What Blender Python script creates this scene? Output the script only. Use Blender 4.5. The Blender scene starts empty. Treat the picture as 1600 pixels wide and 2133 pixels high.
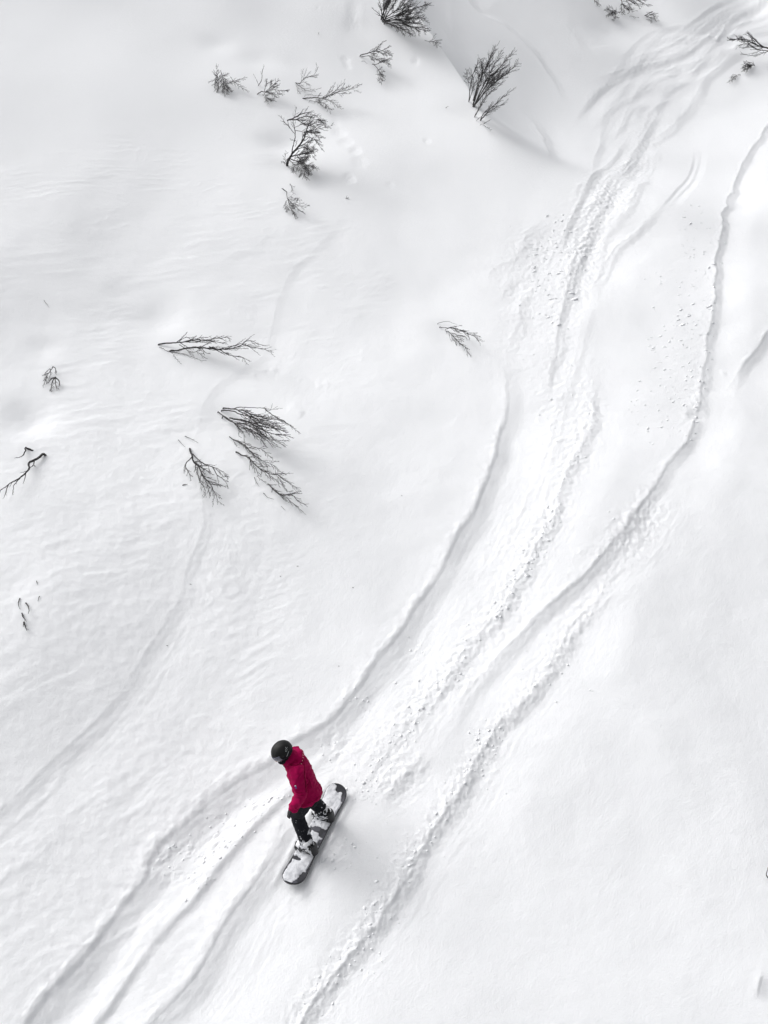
import bpy, bmesh, math, random
import numpy as np
from mathutils import Vector, Matrix

# ------------------------------------------------------------------ camera, sky, sun, exposure
SC = bpy.context.scene
FPX = 2000.0
DEP = math.radians(32)
SLOPE = math.tan(math.radians(14))
FW = np.array([0, math.cos(DEP), -math.sin(DEP)])
UP = np.array([0, math.sin(DEP), math.cos(DEP)])
RT = np.array([1.0, 0, 0])
def ray(px, py):
    d = FW*FPX + RT*(px-800) + UP*(1066.5-py)
    return d/np.linalg.norm(d)
CAM = -12.7*ray(655, 1745)
cd = bpy.data.cameras.new('camera'); cam = bpy.data.objects.new('camera', cd)
SC.collection.objects.link(cam)
cam.location = CAM; cam.rotation_euler = (math.radians(58), 0, 0)
cd.sensor_fit = 'HORIZONTAL'; cd.sensor_width = 36; cd.lens = FPX/1600*36
cd.clip_start = .1; cd.clip_end = 3000
SC.camera = cam

SUN_EL, SUN_AZ = math.radians(42), math.radians(-62)      # azimuth from +y, negative = to the left
sd = Vector((math.sin(SUN_AZ)*math.cos(SUN_EL), math.cos(SUN_AZ)*math.cos(SUN_EL), math.sin(SUN_EL)))
W = bpy.data.worlds.new('World'); SC.world = W; W.use_nodes = True
nt = W.node_tree; nt.nodes.clear()
sky = nt.nodes.new('ShaderNodeTexSky'); sky.sky_type = 'NISHITA'; sky.sun_disc = False
sky.sun_elevation = SUN_EL; sky.sun_rotation = SUN_AZ
sky.air_density = 1.0; sky.dust_density = 6.0; sky.ozone_density = 1.0
hs = nt.nodes.new('ShaderNodeHueSaturation'); hs.inputs['Saturation'].default_value = .10
bg = nt.nodes.new('ShaderNodeBackground'); bg.inputs['Strength'].default_value = .15
wo = nt.nodes.new('ShaderNodeOutputWorld')
nt.links.new(sky.outputs[0], hs.inputs['Color']); nt.links.new(hs.outputs[0], bg.inputs['Color'])
nt.links.new(bg.outputs[0], wo.inputs['Surface'])
ld = bpy.data.lights.new('sun', 'SUN'); ld.energy = .50; ld.angle = math.radians(60); ld.color = (1, .985, .965)
lo = bpy.data.objects.new('sun', ld); SC.collection.objects.link(lo)
lo.rotation_euler = sd.to_track_quat('Z', 'Y').to_euler()
SC.view_settings.view_transform = 'Standard'; SC.view_settings.look = 'None'
SC.view_settings.gamma = 1; SC.view_settings.exposure = 0.215
SC.view_settings.use_curve_mapping = False

# ------------------------------------------------------------------ helpers
def tag(o, label=None, cat=None, group=None, kind=None):
    if label: o['label'] = label
    if cat: o['category'] = cat
    if group: o['group'] = group
    if kind: o['kind'] = kind
    return o
def link(name, me, mat=None, parent=None, smooth=True):
    me.name = name
    o = bpy.data.objects.new(name, me); SC.collection.objects.link(o)
    if mat: me.materials.append(mat)
    if smooth and len(me.polygons): me.polygons.foreach_set('use_smooth', [True]*len(me.polygons))
    if parent:
        o.parent = parent
        o.matrix_parent_inverse = parent.matrix_basis.inverted()
    return o
def empty(name, loc):
    o = bpy.data.objects.new(name, None); SC.collection.objects.link(o)
    o.location = tuple(loc); o.empty_display_size = .1
    return o
def pymesh(name, v, f):
    me = bpy.data.meshes.new(name); me.from_pydata([tuple(map(float, a)) for a in v], [], [tuple(int(i) for i in a) for a in f]); me.update()
    return me
def quadmesh(name, V, Q):
    me = bpy.data.meshes.new(name)
    me.vertices.add(len(V)); me.vertices.foreach_set('co', np.asarray(V, np.float32).ravel())
    n = len(Q); k = Q.shape[1]
    me.loops.add(n*k); me.loops.foreach_set('vertex_index', Q.astype(np.int32).ravel())
    me.polygons.add(n); me.polygons.foreach_set('loop_start', (np.arange(n)*k).astype(np.int32))
    me.update(calc_edges=True)
    return me
def sst(a, b, x):
    t = np.clip((x-a)/(b-a), 0, 1); return t*t*(3-2*t)
def _h(ix, iy, s):
    n = (ix.astype(np.int64)*374761393 + iy.astype(np.int64)*668265263 + s*1274126177) & 0xffffffff
    n = ((n ^ (n >> 13))*1274126177) & 0xffffffff
    return ((n ^ (n >> 16)) & 0xffffff)/float(0xffffff)
def noise(x, y, s=0):
    """gradient noise, about -0.7..0.7"""
    x = np.asarray(x, float); y = np.asarray(y, float)
    ix = np.floor(x); iy = np.floor(y); fx = x-ix; fy = y-iy
    ix = ix.astype(np.int64); iy = iy.astype(np.int64)
    def g(a, b):
        an = _h(ix+a, iy+b, s)*2*math.pi
        return np.cos(an)*(fx-a) + np.sin(an)*(fy-b)
    u = fx*fx*fx*(fx*(fx*6-15)+10); v = fy*fy*fy*(fy*(fy*6-15)+10)
    return (g(0,0)*(1-u)+g(1,0)*u)*(1-v) + (g(0,1)*(1-u)+g(1,1)*u)*v
def fbm(x, y, o=4, s=0, g=.5):
    r = 0; a = 1
    for i in range(o):
        r = r + a*noise(x*2**i+i*7.3, y*2**i-i*3.1, s+i); a *= g
    return r
def cell(x, y, s=0):
    """distance to the nearest feature point"""
    ix = np.floor(x).astype(np.int64); iy = np.floor(y).astype(np.int64)
    best = np.full(np.shape(x), 9.0); idn = np.zeros(np.shape(x))
    for a in (-1, 0, 1):
        for b in (-1, 0, 1):
            jx = ix+a; jy = iy+b
            d = np.hypot(jx+_h(jx, jy, s)-x, jy+_h(jx, jy, s+1)-y)
            m = d < best; best = np.where(m, d, best); idn = np.where(m, _h(jx, jy, s+2), idn)
    return best, idn
def catmull(p, n=8):
    p = np.asarray(p, float)
    if len(p) < 3: n2 = n; return np.array([p[0]+(p[1]-p[0])*i/n2 for i in range(n2+1)])
    q = np.vstack([2*p[0]-p[1], p, 2*p[-1]-p[-2]]); out = []
    for i in range(1, len(q)-2):
        a, b, c, d = q[i-1:i+3]
        for k in range(n):
            t = k/n
            out.append(.5*((2*b)+(c-a)*t+(2*a-5*b+4*c-d)*t*t+(3*b-a-3*c+d)*t**3))
    out.append(p[-1]); return np.array(out)
def rayv(px, py):
    px = np.asarray(px, float)[..., None]; py = np.asarray(py, float)[..., None]
    d = FW*FPX + RT*(px-800) + UP*(1066.5-py)
    return d/np.linalg.norm(d, axis=-1, keepdims=True)
def plane_xy(px, py):
    d = rayv(px, py); n = np.array([0, -SLOPE, 1.0])
    t = -(n@CAM)/(d@n); return (CAM + t[..., None]*d)[..., :2]
def pdist(x, y, poly):
    """signed distance (right of travel positive), arclength, for arrays"""
    best = np.full(x.shape, 1e9); sg = np.zeros(x.shape); al = np.zeros(x.shape); acc = 0
    for i in range(len(poly)-1):
        ax, ay = poly[i]; bx, by = poly[i+1]; dx, dy = bx-ax, by-ay; L = math.hypot(dx, dy)
        if L < 1e-9: continue
        t = np.clip(((x-ax)*dx+(y-ay)*dy)/(L*L), 0, 1)
        ex = x-(ax+t*dx); ey = y-(ay+t*dy); d = np.hypot(ex, ey)
        m = d < best
        best = np.where(m, d, best); al = np.where(m, acc+t*L, al)
        sg = np.where(m, np.where(ex*dy-ey*dx > 0, 1.0, -1.0), sg); acc += L
    return best*sg, al, acc

# ------------------------------------------------------------------ large shape of the valley
crest = catmull(plane_xy([400, 640, 735, 770, 826, 905, 970, 1005, 1015, 1010], [-700, -300, -90, 0, 78, 140, 200, 255, 350, 600]), 5)[::-1]
# travel from near to far: right of travel = right of the picture
axis = catmull(plane_xy([950, 900, 830, 930, 1060, 1110, 1170, 1270, 1600, 2600], [4200, 2500, 1900, 1450, 1050, 750, 420, 180, -60, -420]), 4)
WELLS = [  # px, py, radius m, depth m : hollows melted and blown round the shrubs
 (655,-5,1.5,.45),(1290,10,2.3,.55),(592,352,.55,.20),(640,340,.8,.12),(335,712,.45,.14),(480,905,.55,.14),(530,925,.6,.10),(395,945,.35,.07),(70,945,.42,.16),(88,955,.30,.10),
 (108,795,.30,.10),(545,205,.55,.12),(460,190,.5,.12),(625,200,.5,.06),(755,125,.5,.10),(985,250,.7,.15),(602,400,.5,.12),(925,690,.35,.09),(945,720,.35,.06),(52,1290,.3,.05),(1560,110,.8,.12),
 (1300,20,.9,.15),(1265,28,.6,.1),(790,215,.9,.04),(340,690,.5,.08),(960,395,1.5,.10),(820,640,1.0,.10),(240,610,.8,.06),(270,660,.4,.05)]
WXY = [(tuple(plane_xy(a, b)), r, d) for a, b, r, d in WELLS]
def base_h(x, y):
    x = np.asarray(x, float); y = np.asarray(y, float); r2 = x*x+(y-.036)**2; k = 1-np.exp(-r2/1.7**2)
    return SLOPE*y + (relief(x, y)-R0)*k
R0 = 0.0
def relief(x, y):
    z = np.zeros_like(x)
    d, al, L = pdist(x, y, axis)
    z = z + np.where(d < 0, .15*(np.sqrt(np.minimum(d+2.0, 0)**2+2.5**2)-2.5), -.075*(np.sqrt(d*d+3.0**2)-3.0))
    c, al, L = pdist(x, y, crest)
    A = 1.25*sst(15.0, 21.0, y) + .12*sst(11.5, 14.5, y)
    Wd = 1.0 + 1.8*(1-sst(15, 24, y))
    pw = 1+.9*(1-sst(17.5, 21.5, y))
    z = z - A*(1-np.exp(-(np.maximum(c, 0)/Wd)**pw)) + .10*A*np.exp(-(c/1.3)**2)
    z = z + .30*fbm(x/7.0+3.1, y/8.5+1.7, 2, 11) + .035*fbm(x/1.7, y/2.1, 2, 21)*(1-.8*sst(11, 20, y))
    bk = sst(19.5, 26, y-.25*np.abs(x-5))*sst(-3, 1.5, x)*(1-sst(10.5, 15, x))
    z = z + .22*np.maximum(y-20.5, 0)*bk*(1-.5*sst(28, 40, y)) - .10*np.maximum(0, x-3)*bk
    z = z + .05*(np.sqrt((y-20)**2+36)+y-20)*(1-sst(-4, 2, x))*(1-.6*sst(25, 60, y))
    for (wx, wy), r, dp in WXY:
        z = z - .46*dp*np.exp(-((x-wx)**2+(y-wy)**2)/(r*r))
    return z
R0 = float(relief(np.array([0.]), np.array([.036]))[0])
BX, BY = np.arange(-24, 30, .09), np.arange(-6, 52, .09)
BZ = base_h(*[a.ravel() for a in np.meshgrid(BX, BY)]).reshape(len(BY), len(BX))
def base_q(x, y):
    fx = np.clip((x-BX[0])/.09, 0, len(BX)-1.001); fy = np.clip((y-BY[0])/.09, 0, len(BY)-1.001)
    i = fx.astype(int); j = fy.astype(int); a = fx-i; b = fy-j
    return (BZ[j, i]*(1-a)+BZ[j, i+1]*a)*(1-b)+(BZ[j+1, i]*(1-a)+BZ[j+1, i+1]*a)*b
def hit(px, py, h=0.0):
    """first point where the picture ray meets the snow raised by h (vectorised)"""
    px = np.atleast_1d(np.asarray(px, float)); py = np.atleast_1d(np.asarray(py, float)); h = np.broadcast_to(np.asarray(h, float), px.shape)
    d = rayv(px, py)
    ts = np.concatenate([np.arange(8, 60, .2)])
    lo = np.full(px.shape, 8.0); hi = np.full(px.shape, 60.0); done = np.zeros(px.shape, bool)
    for t in ts:
        P = CAM + d*t
        b = (P[:, 2] < base_q(P[:, 0], P[:, 1])+h) & ~done
        hi[b] = t; done |= b; lo[~done] = t
    for _ in range(16):
        m = (lo+hi)/2; P = CAM+d*m[:, None]; b = P[:, 2] < base_q(P[:, 0], P[:, 1])+h
        hi = np.where(b, m, hi); lo = np.where(b, lo, m)
    return CAM + d*hi[:, None]

# ------------------------------------------------------------------ materials
def mat(name, col, rough=.8, spec=.3, bump=None, metallic=0):
    m = bpy.data.materials.new(name); m.use_nodes = True; n = m.node_tree; b = n.nodes['Principled BSDF']
    b.inputs['Base Color'].default_value = (*col, 1); b.inputs['Roughness'].default_value = rough
    b.inputs['Specular IOR Level'].default_value = spec; b.inputs['Metallic'].default_value = metallic
    if bump:
        tc = n.nodes.new('ShaderNodeTexCoord'); prev = None
        for sc, st, det in bump:
            t = n.nodes.new('ShaderNodeTexNoise'); t.inputs['Scale'].default_value = sc; t.inputs['Detail'].default_value = det
            n.links.new(tc.outputs['Object'], t.inputs['Vector'])
            bp = n.nodes.new('ShaderNodeBump'); bp.inputs['Distance'].default_value = st; bp.inputs['Strength'].default_value = 1
            n.links.new(t.outputs['Fac'], bp.inputs['Height'])
            if prev: n.links.new(prev.outputs[0], bp.inputs['Normal'])
            prev = bp
        n.links.new(prev.outputs[0], b.inputs['Normal'])
    return m
def mottle(m, c2, scale, lo, hi, detail=4, zgrad=None):
    """mix a second colour (stuck snow, wear) over the base by noise; zgrad=(z0,z1,amount) makes it denser lower down"""
    n = m.node_tree; b = n.nodes['Principled BSDF']
    tc = n.nodes.new('ShaderNodeTexCoord'); t = n.nodes.new('ShaderNodeTexNoise')
    t.inputs['Scale'].default_value = scale; t.inputs['Detail'].default_value = detail
    n.links.new(tc.outputs['Object'], t.inputs['Vector']); src = t.outputs['Fac']
    if zgrad:
        sp = n.nodes.new('ShaderNodeSeparateXYZ'); n.links.new(tc.outputs['Object'], sp.inputs[0])
        mr = n.nodes.new('ShaderNodeMapRange'); n.links.new(sp.outputs['Z'], mr.inputs['Value'])
        mr.inputs['From Min'].default_value = zgrad[0]; mr.inputs['From Max'].default_value = zgrad[1]
        mr.inputs['To Min'].default_value = zgrad[2]; mr.inputs['To Max'].default_value = 0
        ad = n.nodes.new('ShaderNodeMath'); n.links.new(src, ad.inputs[0]); n.links.new(mr.outputs[0], ad.inputs[1]); src = ad.outputs[0]
    r = n.nodes.new('ShaderNodeMapRange'); r.inputs['From Min'].default_value = lo; r.inputs['From Max'].default_value = hi
    n.links.new(src, r.inputs['Value'])
    mx = n.nodes.new('ShaderNodeMix'); mx.data_type = 'RGBA'
    mx.inputs['A'].default_value = b.inputs['Base Color'].default_value; mx.inputs['B'].default_value = (*c2, 1)
    n.links.new(r.outputs[0], mx.inputs['Factor']); n.links.new(mx.outputs['Result'], b.inputs['Base Color'])
    return m
SNOWCOL = (.84, .85, .87)
M_snow = mat('snow', SNOWCOL, .75, .15, [(9, .005, 3), (45, .0032, 3), (150, .0045, 2)])
M_lump = mat('snow_lump', (.86, .87, .89), .8, .1, [(60, .003, 3)])
M_bark = mottle(mat('bark', (.040, .038, .040), .9, .1), (.13, .125, .125), 30, .45, .7)

# ------------------------------------------------------------------ snow surface
TR = []
def T(pts, w, d, kind='trench', rough=.25, chunk=0.0, cw=None, taper=.6, side=0):
    """a track digitised on the snow; travel runs down the picture, so right of travel is picture left: side flips"""
    TR.append(dict(p=pts, w=w, d=d, k=kind, r=rough, c=chunk, cw=cw or w, t=taper))
# left outer old track
T([(722,412),(712,450),(690,485),(650,525),(608,568),(588,610),(575,650),(564,700),(550,740),(490,778),(450,808),(420,855),(405,930)], .34, .028, 'trench', .1)
T([(520,752),(490,775),(450,805),(425,850),(412,895),(400,930)], .4, .02, 'trench', .15)
T([(466,1052),(466,1085),(448,1125),(428,1155),(400,1180),(380,1228)], .30, .02, 'back', .15)
T([(405,900),(410,980),(420,1050),(424,1100),(400,1160),(384,1200),(380,1240),(350,1285),(322,1330),(290,1385),(255,1440),(215,1485),(165,1535),(120,1575),(70,1620),(20,1670),(-60,1740)], .40, .048, 'trench', .12)
T([(300,1430),(262,1475),(218,1515),(170,1560),(110,1635),(60,1690),(0,1750),(-60,1810)], .5, .03, 'step', .2)
# upper edge of the rider's wide trough
T([(1040,700),(1052,780),(1058,868),(1040,905),(1026,950),(1010,1010),(975,1080),(935,1150),(880,1240),(830,1312),(770,1392),(715,1465),(680,1500),(640,1530),(600,1552),(560,1582),(510,1612),(462,1650),(402,1690),(345,1745),(312,1790),(302,1822),(250,1885),(190,1962),(120,2045),(55,2136),(20,2190)], .66, .22, 'trench', .16)
T([(620,1538),(560,1575),(500,1600),(450,1635),(400,1672),(362,1705),(335,1738)], .20, .03, 'trench', .4)
# second line right of it
T([(926,1257),(907,1287),(877,1340),(847,1362),(825,1385),(795,1419),(750,1460),(705,1479),(660,1515)], .32, .07, 'trench', .2)
T([(1054,1180),(1012,1238),(956,1287),(918,1321),(892,1347)], .3, .04, 'trench', .1)
T([(1060,860),(1090,930),(1060,1010),(1020,1080),(985,1140),(960,1190)], .5, .05, 'trench', .1)
# bright ridge and dark fall-off next to the rider's trough
T([(770,1490),(720,1525),(690,1560),(640,1600),(590,1650),(548,1700),(500,1745),(452,1795),(400,1868),(340,1935),(262,2030),(190,2136),(165,2180)], .34, .12, 'ridge', .25)
T([(745,1500),(720,1530),(690,1562),(655,1590)], .30, .06, 'trench', .4, .02)
# the groove the board has just cut
T([(760,1560),(700,1610),(640,1660),(605,1690),(580,1742),(545,1802),(500,1862),(450,1950),(400,2030),(335,2105),(305,2140),(280,2180)], .60, .17, 'trench', .2)
T([(640,1720),(610,1745),(590,1775)], .25, .03, 'trench', .4)
# chunky line down the middle
T([(1236,726),(1234,804),(1236,862),(1224,905),(1200,960),(1180,1010),(1162,1060),(1140,1104),(1117,1137),(1102,1175),(1069,1227),(1042,1276),(997,1332),(967,1362),(937,1400),(911,1430),(885,1460),(859,1490),(840,1531),(810,1565),(770,1600),(735,1650)], .36, .085, 'trench', .45, .022, .30)
# long dark band
T([(1600,262),(1570,302),(1534,370),(1508,450),(1494,540),(1487,640),(1476,720),(1462,800),(1447,866),(1430,920),(1405,960)], .42, .15, 'trench', .4, .02, .3)
T([(1470,760),(1460,815),(1447,866),(1430,920),(1400,962),(1362,1010),(1330,1058),(1290,1108),(1260,1148),(1235,1178),(1200,1209),(1162,1242),(1106,1295),(1080,1329),(1050,1355),(1012,1396),(986,1426),(960,1471),(930,1512),(892,1561),(868,1592)], .46, .14, 'trench', .22, .008, .25)
T([(892,1555),(860,1600),(815,1640),(775,1680)], .34, .09, 'trench', .4, .02, .3)
# right hand chunky band down to the bottom edge
T([(1340,1120),(1292,1177),(1262,1219),(1232,1260),(1217,1282),(1191,1312),(1176,1342),(1142,1395),(1116,1425),(1101,1447),(1067,1487),(1045,1510),(1026,1547),(992,1592),(970,1634),(947,1675),(917,1712),(895,1746),(869,1780),(850,1812),(827,1855),(812,1881),(790,1915),(760,1952),(737,1982),(707,2027),(677,2065),(651,2099),(629,2136),(600,2180)], .40, .12, 'trench', .5, .022, .22)
T([(1400,1010),(1370,1060),(1330,1110),(1290,1150),(1250,1180)], .5, .05, 'trench', .5, .02, .4)
T([(1640,640),(1600,691),(1561,746),(1523,800),(1486,838)], .42, .16, 'trench', .2, .006)
# gully
T([(1142,447),(1116,474),(1090,508),(1060,540),(1020,575),(1006,600)], .7, .10, 'trench', .4, .02)
T([(1152,470),(1128,500),(1098,548),(1060,590),(1030,640)], .6, .10, 'trench', .4, .02)
T([(1330,300),(1282,362),(1251,397),(1220,432),(1185,490),(1160,560)], .55, .11, 'trench', .4, .02)
T([(1352,358),(1321,405),(1290,451),(1262,490),(1235,560),(1215,640)], .45, .10, 'trench', .35, .01)
T([(1445,300),(1441,347),(1418,385),(1391,416),(1352,455)], .14, .06, 'trench', .1)
T([(1457,300),(1452,347),(1430,388),(1400,420),(1365,452)], .14, .06, 'trench', .1)
T([(1391,416),(1352,455),(1317,490),(1275,525),(1251,564),(1236,610),(1228,657)], .45, .12, 'trench', .4, .015)
T([(1298,323),(1267,347),(1228,374),(1189,409),(1160,440)], .6, .11, 'trench', .5, .02)
T([(1193,649),(1174,699),(1154,757),(1139,796),(1123,843)], .32, .07, 'trench', .3, .01)
T([(1140,470),(1110,560),(1090,650),(1080,740),(1090,820)], .5, .06, 'trench', .5, .02)
T([(1240,480),(1215,540),(1195,600),(1190,660)], .5, .06, 'trench', .5, .02)
# upper right fan of tracks
T([(1536,52),(1462,80),(1424,104),(1369,121),(1336,135),(1314,138),(1270,154),(1206,172)], .6, .12, 'trench', .15, .004)
T([(1610,-6),(1572,8),(1517,27),(1449,55),(1402,82),(1363,115),(1336,132)], .6, .10, 'trench', .15, .004)
T([(1427,126),(1402,137),(1374,152)], .6, .14, 'trench', .2)
T([(1452,150),(1416,170),(1388,184),(1355,204)], .6, .15, 'trench', .2)
T([(1533,54),(1506,69),(1484,82),(1455,98)], .6, .13, 'trench', .3)
T([(1352,208),(1325,225),(1306,244)], .6, .13, 'trench', .2)
T([(1357,215),(1350,250),(1339,275),(1322,303)], .7, .12, 'trench', .2)
T([(1560,92),(1545,104),(1517,121),(1484,148),(1460,178),(1440,220)], .6, .16, 'trench', .15, .004)
T([(1465,176),(1457,195),(1421,239),(1394,267),(1358,289),(1320,310)], .7, .12, 'trench', .2, .008)
T([(1310,152),(1292,176),(1268,200)], .8, .10, 'trench', .3)
T([(1480,110),(1450,132),(1430,150)], .6, .10, 'trench', .3)
T([(1610,60),(1590,75),(1570,90)], .5, .10, 'trench', .3)
T([(972,-10),(992,20),(1010,32),(1035,42),(1055,55),(1080,77),(1105,102),(1122,122),(1142,155),(1165,190),(1185,230)], .55, .16, 'trench', .2)
T([(905,30),(935,77),(955,105),(990,135),(1010,150)], .7, .12, 'trench', .15)
T([(1062,202),(1090,230),(1122,270),(1142,312),(1150,350)], .6, .13, 'trench', .3, .01)
T([(1180,20),(1190,60),(1210,100),(1250,130)], .8, .06, 'trench', .5, .015)
T([(1590,2020),(1572,2085)], .28, .09, 'trench', .05)
for q in range(24):
    r_ = np.random.default_rng(900+q); a_ = r_.uniform(-30, 150); b_ = r_.uniform(40, 190); c_ = r_.uniform(0, 1)
    T([(1660, a_-60), (1560+r_.uniform(-20, 20), a_*.55+15), (1470+r_.uniform(-30, 20), b_*.7+25), (1390+r_.uniform(-40, 30), b_+20), (1300+r_.uniform(-50, 40), b_+90+60*c_), (1215+r_.uniform(-30, 60), b_+190+60*c_)][:int(r_.integers(3, 7))], .38, r_.uniform(.05, .10), 'trench', .14, .001)
for q in range(7):
    r_ = np.random.default_rng(950+q); b_ = r_.uniform(0, 60)
    T([(1380+b_, 200+r_.uniform(-20, 40)), (1330+b_, 300), (1270+b_+r_.uniform(-20, 20), 390), (1215+b_*.8, 480), (1180+b_*.7+r_.uniform(-15, 15), 600), (1150+b_*.6, 730)][r_.integers(0, 2):int(r_.integers(4, 7))], .4, r_.uniform(.04, .09), 'trench', .4, .010)
for q in range(12):
    r_ = np.random.default_rng(990+q); o_ = r_.uniform(-45, 45); k_ = r_.uniform(-.5, .6)
    T([(1400+o_*.5, 180), (1345+o_*.7, 260+k_*30), (1290+o_, 350), (1235+o_*1.1, 440+k_*40), (1190+o_*1.2, 540), (1160+o_*1.2+k_*20, 640), (1145+o_, 760), (1120+o_*.9, 880)][int(r_.integers(0, 3)):int(r_.integers(5, 9))], r_.uniform(.16, .34), r_.uniform(.04, .10), 'trench', .12, .003)
for q in range(16):
    r_ = np.random.default_rng(970+q); a_ = r_.uniform(-20, 120)
    T([(1640, a_-90), (1540, a_*.6-10), (1440, a_*.7+50+r_.uniform(-15, 15)), (1340, a_*.6+95), (1250, a_*.5+150), (1190, a_*.4+230)][int(r_.integers(0, 2)):int(r_.integers(4, 7))], r_.uniform(.25, .4), r_.uniform(.06, .12), 'trench', .12, .002)
T([(905,1405),(850,1480),(800,1545),(752,1600),(712,1650),(690,1680)], .36, .07, 'trench', .3, .008)
T([(1200,500),(1150,560),(1090,640),(1060,740),(1055,860)], .5, .05, 'trench', .3, .012)
T([(1250,570),(1225,650),(1200,740),(1170,840),(1140,940),(1100,1040),(1050,1130),(990,1220),(930,1310)], .4, .05, 'trench', .3, .008)
# small prints
PR = [(720,124,.22,.07),(723,137,.2,.06),(698,258,.25,.05),(707,276,.3,.07),(720,296,.3,.06),(740,313,.25,.07),(750,336,.3,.06),(727,371,.25,.08),(736,20,.35,.10),(735,50,.4,.08),(866,127,.2,.08),(889,292,.18,.05),
      (813,385,.16,.03),(663,15,.1,.03),(665,800,.14,-.03),(680,800,.12,-.03),(612,852,.2,-.04),(625,860,.12,-.05),(570,770,.12,-.03),(1444,866,.16,.10),(1455,862,.18,.08),(1508,775,.1,-.03)]
def crumble(x, y, seed, size=.09):
    d, i = cell(x/size, y/size, seed)
    return np.clip(.62-d, 0, 1)*(.35+i)*1.6
# patches of broken snow (px polygon centres with radii as ellipses): px, py, rx, ry, amount m
PATCH = [(1090,560,75,110,.020),(1150,640,60,170,.022),(1180,700,50,130,.018),(1120,780,45,110,.016),(1180,880,60,90,.022),(1160,950,40,60,.02),(1160,320,60,140,.022),(1250,300,90,90,.018),(1330,230,90,70,.014),(1210,110,70,70,.014),
         (1400,250,50,60,.014),(1430,640,40,160,.012),(1430,780,40,90,.014),(1440,470,35,60,.012),(1290,440,60,80,.01),(1200,470,60,60,.018),(1290,1090,60,40,.012),(1230,1160,40,25,.012),
         (350,1800,45,40,.035),(470,1720,55,45,.026),(400,1770,50,45,.024),(430,1810,35,35,.022),(520,1680,50,30,.018),(380,1770,60,25,.012),
         (690,1775,60,40,.018),(790,1640,45,35,.014),(800,1560,40,40,.014),(850,1780,30,45,.014),(1010,1610,40,30,.012),(760,2000,50,50,.010),(700,1560,35,30,.015),(845,1500,30,40,.018)]
PXY = []
for px, py, rx, ry, a in PATCH:
    c, e, f, g = hit([px, px+rx, px, px], [py, py, py-ry, py+ry])[:, :2]
    PXY.append((c[0], c[1], e[0]-c[0], (f[1]-g[1])/2, a))
def region(px, py, rx, ry):
    c, e, f, g = hit([px, px+rx, px, px], [py, py, py-ry, py+ry])[:, :2]
    return c[0], (f[1]+g[1])/2, e[0]-c[0], (f[1]-g[1])/2
RIP = [region(*r) for r in [(160,1300,330,330),(200,1850,300,350),(330,1650,260,240),(150,620,350,250),(150,900,240,160),(480,1250,160,260),(300,480,400,260),(620,640,200,240),(420,1000,260,200)]]

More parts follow.
